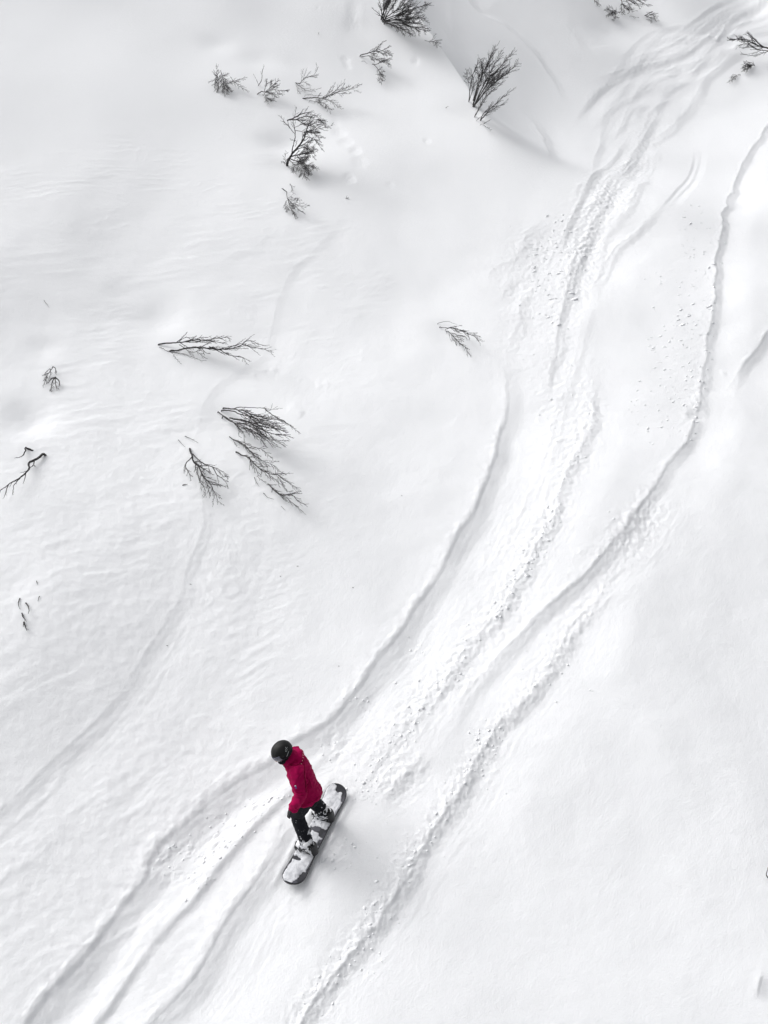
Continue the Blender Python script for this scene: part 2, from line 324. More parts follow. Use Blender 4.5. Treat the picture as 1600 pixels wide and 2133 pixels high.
def L_of(P): return float(np.hypot(*np.diff(P, axis=0).T).sum())
KD = .38
def gxy(px, py): return hit(px, py)[:, :2]
def fine_h(x, y):
    """everything smaller than base_h, in metres; x, y flat arrays"""
    z = np.zeros_like(x)
    # wind ripples on the left slopes
    m = np.zeros_like(x)
    for cx, cy, rx, ry in RIP:
        m = np.maximum(m, np.exp(-(((x-cx)/rx)**2+((y-cy)/ry)**2)**1.5))
    an_ = .40+.30*sst(5, -1, y); ca, sa = np.cos(an_), np.sin(an_)
    wx = x + .25*noise(x/.9, y/.9, 31); wy = y + .12*noise(x/.7, y/.7, 33)
    a = wx*ca+wy*sa; b = -wx*sa+wy*ca
    rp = noise(a/.85, b/.15, 35) + .55*noise(a/.40, b/.075, 36)
    patchy = sst(-.25, .35, noise(x/1.3, y/1.1, 39))
    z += m*.012*patchy*(1-.8*sst(13, 22, y))*np.where(rp > 0, rp, rp*.5)
    z += .0045*(.4+m)*fbm(x/.16, y/.13, 3, 41)*(1-sst(5, 12, y)) + .010*fbm(x/.7, y/.6, 2, 43)*(1-.7*sst(9, 17, y))
    rg = np.abs(noise(x/.45, y/.30, 47)); z += .005*m*np.clip(.12-rg, 0, 1)/.12*sst(.0, .5, noise(x/1.1, y/1.1, 48))
    TZ = np.zeros_like(z)
    for tr in TR:
        P = catmull(gxy([p[0] for p in tr['p']], [p[1] for p in tr['p']]), 6)
        out = lambda q: q[0] < 5 or q[0] > 1595 or q[1] < 5 or q[1] > 2128
        for e_, i_ in ((0, 3), (-1, -4)):
            if out(tr['p'][e_]):
                dv = P[e_]-P[i_]; dv = dv/np.hypot(*dv); ex_ = np.array([P[e_]+dv*q_ for q_ in (.7, 2, 3.5, 5)])
                P = np.vstack([ex_[::-1], P]) if e_ == 0 else np.vstack([P, ex_])
        w = tr['w']; lt = L_of(P); tr['t'] = 4.0 if lt > 14 else 2.2 if lt > 6 else (1.1 if lt > 3 else .38*lt); R = max(w*2.05, tr['cw']*1.6)+.15
        sel = np.nonzero((x > P[:, 0].min()-R) & (x < P[:, 0].max()+R) & (y > P[:, 1].min()-R) & (y < P[:, 1].max()+R))[0]
        if not len(sel): continue
        xs, ys = x[sel], y[sel]
        near = np.zeros(len(sel), bool)
        for i in range(len(P)-1):
            mx, my = (P[i]+P[i+1])/2; L = np.hypot(*(P[i+1]-P[i]))/2+R
            near |= (np.abs(xs-mx) < L) & (np.abs(ys-my) < L)
        sel = sel[near]; xs, ys = x[sel], y[sel]
        s, al, L = pdist(xs, ys, P); s = -s        # positive = picture right of the line
        s0 = s.copy()
        s = s + tr['r']*w*(.75*noise(xs/.9, ys/.9, 51)+.20*noise(xs/.30, ys/.30, 53)+.09*fbm(xs/.09, ys/.09, 2, 54))
        end = sst(0, tr['t'], al)*sst(0, tr['t'], L-al)*(1-.35*sst(0, .5, noise(xs/1.3, ys/1.3, 57)))
        if tr['k'] == 'back': s = w-s-.0
        u = s/w; d = tr['d']*KD
        if tr['k'] in ('trench', 'back'):
            D = (.28*sst(-.03, .08, u)+.72*sst(-.02, .50, u))*(1-sst(.30, 1.12 if tr['k'] == 'back' else 2.0, u))
            lip = np.exp(-np.abs(u+.07)/.12)*.13*(1+1.5*noise(xs/.12, ys/.12, 58))
            dz = -d*D + d*lip
        elif tr['k'] == 'step':
            dz = -d*sst(0, .12, u)*(1-sst(.1, 1.0, u)) + d*.4*np.exp(-np.abs(u+.05)/.1)
        elif tr['k'] == 'ridge':
            dz = d*np.where(u < 0, np.exp(-(u/.55)**2), np.exp(-(u/.20)**2))
        dz = dz*end; TZ[sel] = np.minimum(TZ[sel], dz)+.25*np.minimum(0, np.maximum(TZ[sel], dz)); z[sel] += np.maximum(dz, 0)
        if tr['c'] > 0:
            mk = np.exp(-((s0+.02)/(tr['cw']*.8))**2)*end*(1-.6*sst(7.5, 11, ys))
            z[sel] += .68*tr['c']*mk*(crumble(xs, ys, 61, .11)*.5*sst(0, .3, noise(xs/.3, ys/.3, 64))+crumble(xs, ys, 67, .04)*.35 + 1.1*fbm(xs/.10, ys/.10, 4, 63, .6))
        if tr['k'] in ('trench', 'back') and tr['w'] > .3:  # slight roughness of scraped snow, streaked along the track
            z[sel] += .004*end*(np.abs(u-.45) < .6)*noise(al/.35, s0/.06, 71)*(1-sst(4, 9, ys))
    z += TZ
    # powder pushed up by the board, and the edge it stands in
    bt = np.array([-.413, -.911]); bu_ = (x*bt[0]+(y-.036)*bt[1]); bv_ = (x*bt[1]-(y-.036)*bt[0])   # bv_ > 0 on the toe side
    ed = (1-sst(.55, .85, np.abs(bu_)))*(1+1.2*noise(x/.16, y/.16, 73))
    z += .020*np.exp(-((bv_+.20)/.05)**2)*ed + .016*np.exp(-((bv_-.19)/.04)**2)*ed - .012*np.exp(-((bv_+.0)/.13)**4)*(1-sst(.6, .8, np.abs(bu_)))
    for cx, cy, rx, ry, a in PXY:
        sel = np.nonzero((np.abs(x-cx) < rx*1.7) & (np.abs(y-cy) < ry*1.7))[0]
        if not len(sel): continue
        xs, ys = x[sel], y[sel]
        m = np.exp(-(((xs-cx)/rx)**2+((ys-cy)/ry)**2)**1.4)
        brk = sst(-.15, .3, noise(xs/.22, ys/.22, 81))
        xr, yr = xs*.8+ys*.6, -xs*.6+ys*.8
        z[sel] += a*(.42 if cy < 5 else .25)*m*brk*(1-.45*sst(8, 12, ys))*(1-.5*sst(14, 20, ys))*(crumble(xr/2.0, yr, 83, .07)*sst(-.1, .3, noise(xs/.35, ys/.35, 84))*1.5+.6*crumble(xr/1.8, yr, 87, .045)+1.2*fbm(xr/.30, yr/.12, 4, 89, .6))
    for px, py, r, d in PR:
        c = gxy([px], [py])[0]; sel = np.nonzero((np.abs(x-c[0]) < r*3) & (np.abs(y-c[1]) < r*3))[0]
        q = ((x[sel]-c[0])**2*1.6+(y[sel]-c[1])**2*.6)/(r*r*.5)
        z[sel] -= .26*d*np.exp(-q**1.5)*(1+.4*noise(x[sel]/.1, y[sel]/.1, 91))
    return z
def full_h(x, y):
    x = np.atleast_1d(np.asarray(x, float)); y = np.atleast_1d(np.asarray(y, float))
    return base_h(x, y)+fine_h(x, y)

def spaced(a, b, step, lo, hi, grow=1.09):
    m = list(np.arange(a, b+step, step)); s = step; v = a; L = []
    while v > lo: s *= grow; v -= s; L.append(max(v, lo))
    s = step; v = m[-1]; Rr = []
    while v < hi: s *= grow; v += s; Rr.append(min(v, hi))
    return np.array(L[::-1]+m+Rr)
us = spaced(-60, 1660, 2.3, -9000, 10600)
v1 = spaced(-40, 2170, 2.3, -962, 5200); vs = np.sort(np.unique(np.concatenate([v1[(v1 < -41) | (v1 > 520)], np.arange(-40, 521, 1.15)])))
U, V = np.meshgrid(us, vs)
XY = plane_xy(U, V); X = XY[..., 0].ravel(); Y = XY[..., 1].ravel()
Z = full_h(X, Y)
nv, nu = U.shape
I = np.arange(nv*nu).reshape(nv, nu)
Q = np.stack([I[1:, :-1], I[1:, 1:], I[:-1, 1:], I[:-1, :-1]], -1).reshape(-1, 4)
ground = link('snow_slope', quadmesh('snow_slope', np.stack([X, Y, Z], 1), Q), M_snow)
tag(ground, 'white powder snow slope cut by curving board tracks', 'snow', kind='structure')
def H(x, y): return float(full_h(x, y)[0])

# ------------------------------------------------------------------ broken crumbs of snow beside the tracks
rng = np.random.default_rng(5); random.seed(5)
def ico_variants(n=10):
    out = []
    for k in range(n):
        bm = bmesh.new(); bmesh.ops.create_icosphere(bm, subdivisions=1, radius=1)
        v = np.array([list(a.co) for a in bm.verts]); f = np.array([[a.index for a in p.verts] for p in bm.faces]); bm.free()
        v *= (1+rng.normal(0, .26, (len(v), 1))); out.append((v, f))
    return out
VARS = ico_variants()
CL = []   # px, py, size, stretch
def scat(cx, cy, rx, ry, n, s0, s1, st=1.0):
    for _ in range(int(n*.65)):
        a, r = rng.uniform(0, 2*math.pi), math.sqrt(rng.uniform(0, 1))
        CL.append((cx+rx*r*math.cos(a), cy+ry*r*math.sin(a), s0*(s1/s0)**(rng.uniform(0, 1)**1.8), st))
def along(pts, off, n, s0, s1, st=1.0, spread=14):
    P = catmull(pts, 6)
    for _ in range(int(n*.65)):
        p = P[rng.integers(len(P))]; CL.append((p[0]+off+rng.normal(0, spread), p[1]+rng.normal(0, spread), s0*(s1/s0)**(rng.uniform(0, 1)**1.8), st))
for px, py, rx, ry, a in PATCH:
    if py < 1500 and py > 350: scat(px, py, rx, ry, int(rx*ry/170), .008, .030)
    elif py > 350: scat(px, py, rx, ry, int(rx*ry/60), .007, .024)
scat(1455,480,40,60,40,.012,.034,2.8); scat(1445,620,45,110,90,.012,.034,2.8); scat(1415,760,60,90,80,.012,.034,2.8); scat(1400,900,60,40,24,.012,.03,2)
scat(1160,560,60,120,170,.015,.045,2.0); scat(1350,640,60,90,30,.012,.03,2); scat(1360,840,60,60,40,.012,.03,2)
along([(1447,866),(1462,800),(1476,720),(1487,640),(1494,540),(1508,450),(1534,370)], 0, 130, .012, .04, 1.2, 7)
along([(1224,905),(1180,1010),(1140,1104),(1102,1175),(1069,1227),(1042,1276)], -6, 200, .010, .040, 1, 12)
along([(997,1332),(937,1400),(885,1460),(840,1531),(790,1590),(740,1650)], -4, 190, .009, .036, 1, 16)
along([(1067,1492),(1045,1510),(1026,1547),(970,1634),(895,1746),(850,1812)], -14, 170, .008, .036, 1, 14)
along([(830,1860),(790,1915),(737,1982),(677,2065),(629,2133)], -12, 150, .008, .030, 1, 20)
along([(650,1660),(590,1650),(548,1700),(500,1745),(452,1795),(400,1868)], -14, 120, .008, .028, 1, 12)
along([(740,1470),(770,1440),(850,1380),(880,1330)], 0, 60, .008, .022, 1, 14)
scat(700,1775,45,35,26,.010,.036); scat(800,1800,120,120,60,.006,.016); scat(640,1560,120,60,20,.005,.012)
scat(1170,1400,90,90,26,.008,.03); scat(990,1520,40,20,14,.01,.03); scat(900,1650,160,160,80,.006,.016)
pxs = np.array([c[0] for c in CL]); pys = np.array([c[1] for c in CL])
P = hit(pxs, pys); zz = full_h(P[:, 0], P[:, 1])
VV, FF = [], []; o = 0
for (px, py, s, st), p, z in zip(CL, P, zz):
    v, f = VARS[rng.integers(len(VARS))]
    a = rng.uniform(0, 6.28) if st < 1.5 else rng.normal(.75, .25)
    q = v*np.array([s*st, s*rng.uniform(.6, .9), s*rng.uniform(.4, .65)])
    c, sn = math.cos(a), math.sin(a)
    q = np.stack([q[:, 0]*c-q[:, 1]*sn, q[:, 0]*sn+q[:, 1]*c, q[:, 2]], 1)
    VV.append(q+np.array([p[0], p[1], z-s*.12])); FF.append(f+o); o += len(v)
cr = link('snow_crumbs', quadmesh('snow_crumbs', np.vstack(VV), np.vstack(FF)), M_lump, None, False)
tag(cr, 'loose crumbs of broken snow scattered beside the tracks', 'snow', kind='stuff')
#SHRUBS
# ------------------------------------------------------------------ shrubs and twigs poking out of the snow
class MB:
    def __init__(s): s.v, s.f = [], []
    def tube(s, P, R, k=5):
        P = np.asarray(P, float); n = len(P)
        tn = np.gradient(P, axis=0); tn /= np.linalg.norm(tn, axis=1)[:, None]+1e-9
        ref = np.array([.31, .17, .93]); o = len(s.v)
        for i in range(n):
            a = np.cross(tn[i], ref); a /= np.linalg.norm(a)+1e-9; b = np.cross(tn[i], a)
            for j in range(k):
                an = 2*math.pi*j/k; s.v.append(P[i]+R[i]*(math.cos(an)*a+math.sin(an)*b))
        for i in range(n-1):
            for j in range(k):
                s.f.append((o+i*k+j, o+i*k+(j+1) % k, o+(i+1)*k+(j+1) % k, o+(i+1)*k+j))
        s.f.append(tuple(o+j for j in range(k))[::-1]); s.f.append(tuple(o+(n-1)*k+j for j in range(k)))
    def build(s, name, m, parent=None):
        return link(name, pymesh(name, s.v, s.f), m, parent)
def unit(v): return v/(np.linalg.norm(v)+1e-9)
def grow(mb, P, r0, lvl, dens, ln, ang, rg, start=.25, sway=.6, side0=1, tip=.0020):
    """a stem along P (3-D) with side twigs; dens = twigs per metre, ln = twig length share, lvl = levels left"""
    P = np.asarray(P, float); n = len(P)
    seg = np.linalg.norm(np.diff(P, axis=0), axis=1); al = np.concatenate([[0], np.cumsum(seg)]); L = al[-1]
    R = tip+(r0-tip)*(1-al/L)**.8
    mb.tube(P, R, 6 if r0 > .008 else 4)
    if lvl <= 0: return
    # fan plane: seen broadside, i.e. roughly across the growth direction
    N = max(2, int(round(dens*L*(1-start)))); side = side0
    for i in range(N):
        t = start+(1-start)*(i+rg.uniform(.1, .9))/N; a = t*L
        j = min(n-2, max(0, int(np.searchsorted(al, a))-1)); q = (a-al[j])/(seg[j]+1e-9); p = P[j]*(1-q)+P[j+1]*q
        d = unit(P[j+1]-P[j]); side = -side if rg.uniform() < .75 else side
        e = unit(np.cross(d, unit(np.array([0, -.75, .66])+rg.normal(0, .35, 3)))); f = np.cross(e, d)
        an = ang*.78*rg.uniform(.65, 1.3); roll = rg.normal(0, .6)
        w = e*math.cos(roll)*side+f*math.sin(roll)
        g = unit(d*math.cos(an)+w*math.sin(an))
        l = ln*L*(1.15-.75*abs(t-.35))*rg.uniform(.45, 1.15)*(1-.45*max(0, t-.6))
        m = 5 if lvl > 1 or l > .12 else 4; Q = [p]; c = g.copy()
        for k in range(m):
            c = unit(c+.16*d*(sway)+rg.normal(0, .075, 3)); Q.append(Q[-1]+c*l/m)
        rr = max(tip*1.15, min(R[j]*.62, r0*.5)*(.6+.4*l/(ln*L+1e-9)))
        grow(mb, Q, rr, lvl-1, dens*1.75, ln*1.15, ang*1.05, rg, .18, sway, side, tip)
def stem(px, h0, h1, wob=.5, n=7, bow=1.0, rg=None, sink=True):
    """picture polyline, base first, lifted from h0 to h1 metres over the snow -> 3-D path"""
    P = catmull(px, n); u = np.linspace(0, 1, len(P))
    if rg is not None and wob:
        w = np.cumsum(rg.normal(0, wob, (len(P), 2)), 0); w -= u[:, None]*w[-1]; P = P+w
    h = h0+(h1-h0)*u**bow
    Q = hit(P[:, 0], P[:, 1], h)
    z = base_h(Q[:, 0], Q[:, 1])
    if sink and h0 < .055:
        b = Q[0]+unit(Q[0]-Q[1])*.05; b[2] = min(b[2], z[0]-.05); Q = np.vstack([b, Q])
    return Q
def ZC(ox, oy, s): return lambda *pts: [(ox+x/s, oy+y/s) for x, y in pts]
a4 = ZC(420, 0, 4); a5 = ZC(760, 0, 4); a6 = ZC(1160, 0, 3.636); a7 = ZC(300, 640, 4.2105); a8 = ZC(0, 580, 4.444); a9 = ZC(0, 1150, 8); a0 = ZC(860, 620, 8)
GR = 'bare shrubs sticking out of the snow'; GT = 'twig ends showing through the snow'
def shrub(name, label, branches, seed, cat='shrub', group=GR):
    """branches: (pts, h0, h1, r0, levels, twigs per m, length share, angle)"""
    rg = np.random.default_rng(seed); first = None; parts = []
    for i, b in enumerate(branches):
        pts, h0, h1, r0, lv, de, ln, an = b[:8]; st = b[8] if len(b) > 8 else .22
        Q = stem(pts, h0, h1, .45, 7, 1.0, rg); mb = MB()
        grow(mb, Q, r0*.68, lv, de*(2.9 if lv == 3 else 3.4), ln, an, rg, st)
        if first is None: first = Q[1]
        parts.append(mb)
    if len(parts) == 1:
        o = parts[0].build(name, M_bark); return tag(o, label, cat, group)
    e = empty(name, first); bpy.context.view_layer.update()
    for mb in parts: mb.build('branch', M_bark, e)
    return tag(e, label, cat, group)
shrub('bare_shrub', 'tangled low shrub at the left end of the top row, its twigs drooping over snow', [
 (a4((126,768),(140,700),(128,600),(125,550)), 0, .45, .016, 2, 11, .22, .9),
 (a4((160,590),(175,660),(185,730),(210,770)), .2, .10, .012, 2, 12, .28, .9),
 (a4((140,610),(120,680),(125,750)), .25, .05, .010, 2, 12, .3, .9),
 (a4((180,690),(240,695),(290,680),(375,645)), .1, .3, .010, 2, 8, .22, .8),
 (a4((240,640),(300,710),(350,740),(395,770)), .15, .1, .010, 2, 7, .22, .8),
 (a4((190,700),(225,740),(255,760)), .1, .1, .008, 2, 12, .3, .8)], 1)
shrub('bare_shrub', 'single upright forked twig standing between two low shrubs near the upper left', [
 (a4((473,715),(498,665),(502,600),(522,540)), 0, .55, .017, 2, 5, .16, .55, .45),
 (a4((473,715),(455,670),(432,615)), 0, .3, .006, 1, 7, .18, .5, .3)], 2)
shrub('bare_shrub', 'small round bushy shrub right beside the upright forked twig', [
 (a4((460,790),(500,765),(530,765),(600,745),(700,752)), 0, .35, .018, 3, 7, .30, .85, .3),
 (a4((520,765),(545,700),(580,683)), .1, .4, .010, 2, 10, .35, .8),
 (a4((540,760),(600,710),(640,670)), .1, .45, .010, 2, 10, .32, .7),
 (a4((520,775),(550,825),(610,838)), .05, .15, .009, 2, 10, .32, .8),
 (a4((560,770),(620,790),(670,780)), .1, .2, .009, 2, 9, .3, .8)], 3)
shrub('bare_shrub', 'thin shrub with one long rising fork, above the long feathery branch', [
 (a4((783,690),(822,690),(860,650),(940,620),(970,555)), 0, .6, .016, 2, 5, .24, .7, .35),
 (a4((783,692),(840,735),(895,760),(970,740)), 0, .2, .009, 2, 5, .2, .8),
 (a4((820,690),(860,683),(905,720)), .05, .2, .008, 1, 8, .25, .7),
 (a4((785,700),(805,750),(822,780)), 0, .15, .005, 1, 6, .2, .7)], 4)
shrub('bare_shrub', 'long feathery branch reaching right with drooping twigs, near the top centre left', [
 (a4((845,822),(930,812),(1010,815),(1100,785),(1190,760),(1300,728)), 0, .55, .024, 3, 5.5, .26, .85, .3),
 (a4((1010,812),(1070,770),(1110,700)), .2, .5, .010, 2, 7, .24, .6),
 (a4((1120,780),(1170,730),(1195,690)), .3, .6, .010, 2, 8, .24, .7),
 (a4((865,792),(930,793),(1008,795)), .05, .1, .007, 1, 4, .08, .8),
 (a4((900,835),(960,850),(1030,865),(1068,915)), .05, .15, .007, 2, 7, .26, .8),
 (a4((1010,815),(1090,855),(1160,905)), .15, .2, .009, 2, 8, .24, .8)], 5)
shrub('bare_shrub', 'biggest bare shrub of the upper left, leaning trunk, dark tangled base, wide crown', [
 (a4((712,1378),(722,1320),(765,1260),(820,1190),(855,1120),(880,1050),(960,1020)), 0, 1.15, .046, 3, 4.2, .26, .8, .4),
 (a4((755,1270),(770,1200),(777,1100),(768,1020),(790,890)), .35, 1.3, .020, 2, 5, .16, .9, .5),
 (a4((775,1110),(740,1060),(690,1010),(655,965)), .75, 1.1, .012, 2, 7, .22, .8),
 (a4((715,1005),(780,985),(850,950),(925,935)), 1.0, 1.35, .020, 3, 6, .26, .7),
 (a4((730,1000),(830,1000),(920,1010),(1000,1020)), 1.0, 1.2, .020, 3, 6, .26, .7),
 (a4((860,1110),(940,1080),(1010,1060),(1090,1045)), .8, 1.1, .014, 3, 6, .26, .7),
 (a4((770,1000),(850,975),(930,965),(990,965)), 1.0, 1.3, .015, 3, 7, .26, .6),
 (a4((800,1000),(870,1030),(940,1050),(1000,1040)), 1.0, 1.1, .014, 3, 7, .26, .6),
 (a4((880,1050),(930,1000),(980,1000),(1040,1040)), .95, 1.2, .012, 2, 8, .26, .6),
 (a4((860,1100),(930,1110),(980,1140),(1030,1150)), .8, .9, .012, 2, 8, .26, .6),
 (a4((780,1090),(850,1100),(920,1090),(980,1110)), .7, 1.0, .010, 2, 8, .26, .6),
 (a4((775,1060),(800,1040),(850,1030),(900,1060)), .85, 1.1, .010, 2, 8, .26, .6),
 (a4((850,1130),(910,1145),(950,1170),(1005,1250)), .75, .7, .012, 3, 6, .26, .7),
 (a4((735,1310),(800,1300),(870,1280),(950,1280)), .15, .5, .024, 3, 8, .32, .9, .15),
 (a4((730,1320),(800,1340),(860,1370),(920,1420)), .1, .3, .020, 3, 8, .30, .9, .15),
 (a4((760,1270),(820,1230),(880,1220),(940,1245)), .35, .6, .018, 3, 8, .32, .9),
 (a4((730,1330),(760,1370),(820,1410),(852,1475)), .05, .2, .012, 2, 8, .25, .8),
 (a4((712,1370),(700,1330),(705,1260)), 0, .4, .010, 2, 9, .25, .8),
 (a4((712,1370),(690,1350),(665,1345)), 0, .15, .009, 2, 10, .3, .8),
 (a4((780,1220),(790,1180),(740,1155)), .5, .7, .008, 1, 8, .3, .8)], 6)
shrub('bare_shrub', 'small spiky shrub just below the biggest bare shrub', [
 (a4((670,1570),(705,1600),(725,1660),(770,1700),(870,1730)), 0, .25, .014, 3, 6, .26, .9, .45),
 (a4((728,1660),(735,1720),(775,1790)), .1, .1, .010, 2, 10, .34, .9),
 (a4((725,1660),(705,1690),(712,1760)), .1, .05, .009, 2, 8, .3, .7),
 (a4((770,1700),(810,1740),(860,1780)), .2, .1, .008, 2, 9, .3, .8),
 (a4((765,1690),(800,1675),(806,1650)), .2, .3, .007, 1, 9, .3, .8),
 (a4((735,1530),(755,1560),(765,1615)), .05, .1, .007, 1, 8, .3, .8)], 7)
shrub('bare_shrub', 'small wind-swept shrub just left of the snow crest near the top', [
 (a5((-38,470),(10,445),(80,425),(150,425),(205,450)), 0, .7, .022, 3, 7, .26, .6, .25),
 (a5((-30,475),(40,470),(110,500),(170,500)), 0, .5, .014, 3, 7, .24, .6),
 (a5((60,535),(110,530),(160,510),(215,545)), .1, .4, .013, 2, 8, .26, .8),
 (a5((70,535),(110,580),(125,620),(135,690)), .1, .15, .012, 2, 8, .25, .7),
 (a5((-25,508),(0,510),(22,528)), 0, .05, .006, 0, 4, .2, .7)], 8)
# big bush cut by the upper edge
big = [(a5((140,150),(190,20),(250,-60)), .05, 1.5, .035, 3, 5, .24, .5, .2)]
for e_, h_, s_ in [((60,70),(.5),0),((120,0),(1.0),0),((520,40),1.5,1),((430,-40),1.6,1),((330,-90),1.7,1),((510,160),1.3,1),((500,250),1.0,1),((380,290),.7,1),((300,260),.5,1),((440,100),1.4,1),((460,200),1.0,1),((160,-40),1.5,1),((230,-80),1.6,1)]:
    x0 = 150+rng.uniform(-15, 25); y0 = 150+(e_[1]+60)*.10+rng.uniform(-8, 8)
    mx, my = (x0*.5+e_[0]*.5), (y0*.5+e_[1]*.5)-12*(1 if e_[1] > 0 else 0)
    big.append((a5((x0, y0), (mx, my), e_), .05, h_, .024, 3, 5.0, .25, .55, .22))
shrub('bare_shrub', 'large dense bush at the top edge, rooted just behind the sharp snow crest', big, 9)
shrub('bare_shrub', 'tiny feathery sprig below and right of the large dense bush', [
 (a5((500,335),(545,345),(580,350),(612,382)), 0, .3, .008, 2, 7, .3, .7),
 (a5((540,345),(570,330),(600,350)), .1, .3, .006, 1, 10, .3, .7)], 10)
st10 = []
for b, e, h, r in [((868,842),(900,640),1.3,.016),((868,842),(955,480),1.7,.018),((902,835),(985,500),1.7,.016),((905,830),(1080,395),2.0,.024),((902,870),(1060,470),1.8,.022),((905,880),(1130,440),2.0,.024),
                   ((905,880),(1230,435),2.1,.026),((910,885),(1170,560),1.9,.022),((908,885),(1280,530),1.9,.022),((915,880),(1200,600),1.6,.018),((915,968),(1010,800),.9,.014),((915,968),(1150,690),1.4,.018),
                   ((962,998),(1070,860),.9,.018),((965,996),(1225,750),1.3,.020),((962,998),(1180,850),.9,.014),((930,1000),(1110,905),.6,.010),((960,1040),(1045,1000),.35,.010),((985,1040),(1055,1085),.15,.007),((875,760),(850,600),1.2,.007),((905,870),(1020,560),1.5,.018),((910,880),(1100,620),1.4,.018)]:
    k = rng.uniform(-12, 12); mx = b[0]*.5+e[0]*.5+k-(e[0]-b[0])*.06; my = b[1]*.5+e[1]*.5+k*.5-(e[1]-b[1])*-.02
    st10.append((a5(b, (mx, my), e), .02, h, r, 2, 5.5, .20, .42, .35))
shrub('bare_shrub', 'tall fan of straight upright stems growing from the snow crest, upper centre', st10, 11)
shrub('bare_shrub', 'dark shrub hanging into the frame at the upper right edge, largest of its cluster', [
 (a6((460,-30),(500,20),(520,60),(590,75)), .2, .3, .020, 3, 7, .3, .8),
 (a6((460,-20),(540,10),(620,35),(700,30)), .2, .5, .022, 3, 6, .28, .7),
 (a6((470,-30),(560,-10),(640,0),(700,-15)), .3, .7, .020, 3, 6, .28, .7),
 (a6((505,40),(540,70),(545,100)), .2, .1, .010, 2, 9, .3, .8),
 (a6((555,120),(590,130),(625,132)), .05, .1, .007, 1, 7, .3, .8)], 12)
shrub('bare_shrub', 'few drooping twigs at the very top edge, left of the dark upper right shrub', [
 (a6((270,-25),(285,10),(310,40)), .2, .1, .012, 2, 9, .35, .8), (a6((300,-25),(310,10),(335,42)), .2, .1, .010, 2, 9, .3, .8)], 13)
shrub('bare_shrub', 'small fuzzy round shrub below and left of the dark upper right shrub', [
 (a6((475,95),(440,95),(410,110)), .1, .2, .010, 2, 10, .4, .9), (a6((470,95),(430,85),(392,100)), .1, .3, .010, 2, 10, .4, .9),
 (a6((460,95),(440,115),(430,150)), .1, .05, .009, 2, 10, .4, .9), (a6((430,125),(430,105),(425,82)), .1, .4, .009, 2, 10, .4, .9)], 14)
shrub('bare_shrub', 'small fan shaped shrub below and right of the dark upper right shrub', [
 (a6((665,118),(700,120),(730,130),(762,158)), 0, .2, .014, 2, 7, .28, .7), (a6((668,118),(695,100),(720,95)), 0, .35, .012, 2, 9, .3, .6),
 (a6((668,118),(710,105),(745,130)), 0, .3, .012, 2, 8, .3, .6), (a6((675,145),(710,155),(725,165)), 0, .1, .008, 1, 8, .3, .7)], 15)
shrub('bare_shrub', 'dark shrub entering from the right edge with its boughs reaching left over the tracks', [
 (a6((1640,372),(1560,355),(1490,325),(1440,310),(1370,290)), .35, .7, .040, 3, 5, .26, .6, .25),
 (a6((1640,378),(1570,350),(1510,310),(1470,270),(1435,245)), .4, .9, .030, 3, 6, .24, .55, .3),
 (a6((1640,385),(1560,375),(1480,355),(1440,330),(1380,345)), .3, .5, .022, 3, 6, .24, .6),
 (a6((1640,385),(1580,395),(1500,415),(1430,420),(1395,400)), .2, .35, .016, 2, 4, .2, .6),
 (a6((1500,315),(1420,295),(1350,300),(1295,292)), .6, .7, .018, 3, 8, .26, .6)], 16)
shrub('bare_shrub', 'small dense tuft of twigs below the shrub at the right edge', [
 (a6((1495,490),(1460,490),(1412,490)), 0, .25, .012, 2, 9, .3, .5), (a6((1495,490),(1455,510),(1420,535)), 0, .1, .012, 2, 9, .3, .5), (a6((1495,492),(1450,500),(1410,512)), 0, .2, .012, 2, 9, .3, .5),
 (a6((1490,485),(1480,478),(1455,475)), 0, .3, .010, 1, 9, .3, .5)], 17)
shrub('bare_shrub', 'thin pale sprig lying left of the dense tuft near the right edge', [
 (a6((1388,565),(1355,568),(1335,590),(1312,617)), 0, .1, .010, 2, 7, .28, .6), (a6((1385,568),(1360,585),(1335,600)), 0, .1, .008, 1, 7, .28, .6)], 18)
shrub('bare_shrub', 'long double bough lying almost flat to the right, left of the picture centre', [
 (a7((132,322),(270,312),(400,300),(520,292),(600,297),(680,315)), .02, .45, .024, 3, 5, .22, .5, .25),
 (a7((228,380),(300,375),(370,352),(440,345),(520,343),(620,347),(720,345),(800,340),(860,322),(940,345),(1040,365),(1125,400)), .02, .50, .026, 3, 4.6, .17, .5, .2),
 (a7((860,325),(900,290),(960,290),(1010,320),(1090,335)), .4, .5, .010, 2, 6, .2, .5),
 (a7((310,300),(350,275),(400,268),(460,255)), .2, .45, .008, 2, 5, .2, .5),
 (a7((440,290),(500,268),(590,262)), .3, .5, .008, 2, 6, .2, .5),
 (a7((560,295),(640,270),(720,262),(760,295)), .35, .55, .010, 2, 7, .22, .5),
 (a7((135,350),(185,385),(240,405),(300,400),(400,430),(520,472)), .02, .2, .008, 1, 4, .16, .6),
 (a7((260,415),(290,460),(325,500)), .05, .05, .006, 1, 5, .16, .6),
 (a7((570,345),(640,370),(700,400),(780,430),(860,450),(900,502)), .3, .25, .014, 3, 5.5, .2, .55),
 (a7((860,440),(900,460),(940,475)), .25, .25, .006, 1, 8, .2, .6),
 (a7((310,330),(370,370),(420,400),(470,395),(535,445)), .1, .2, .010, 2, 6, .22, .6),
 (a7((490,345),(540,390),(580,405)), .25, .15, .008, 2, 9, .3, .6)], 19)
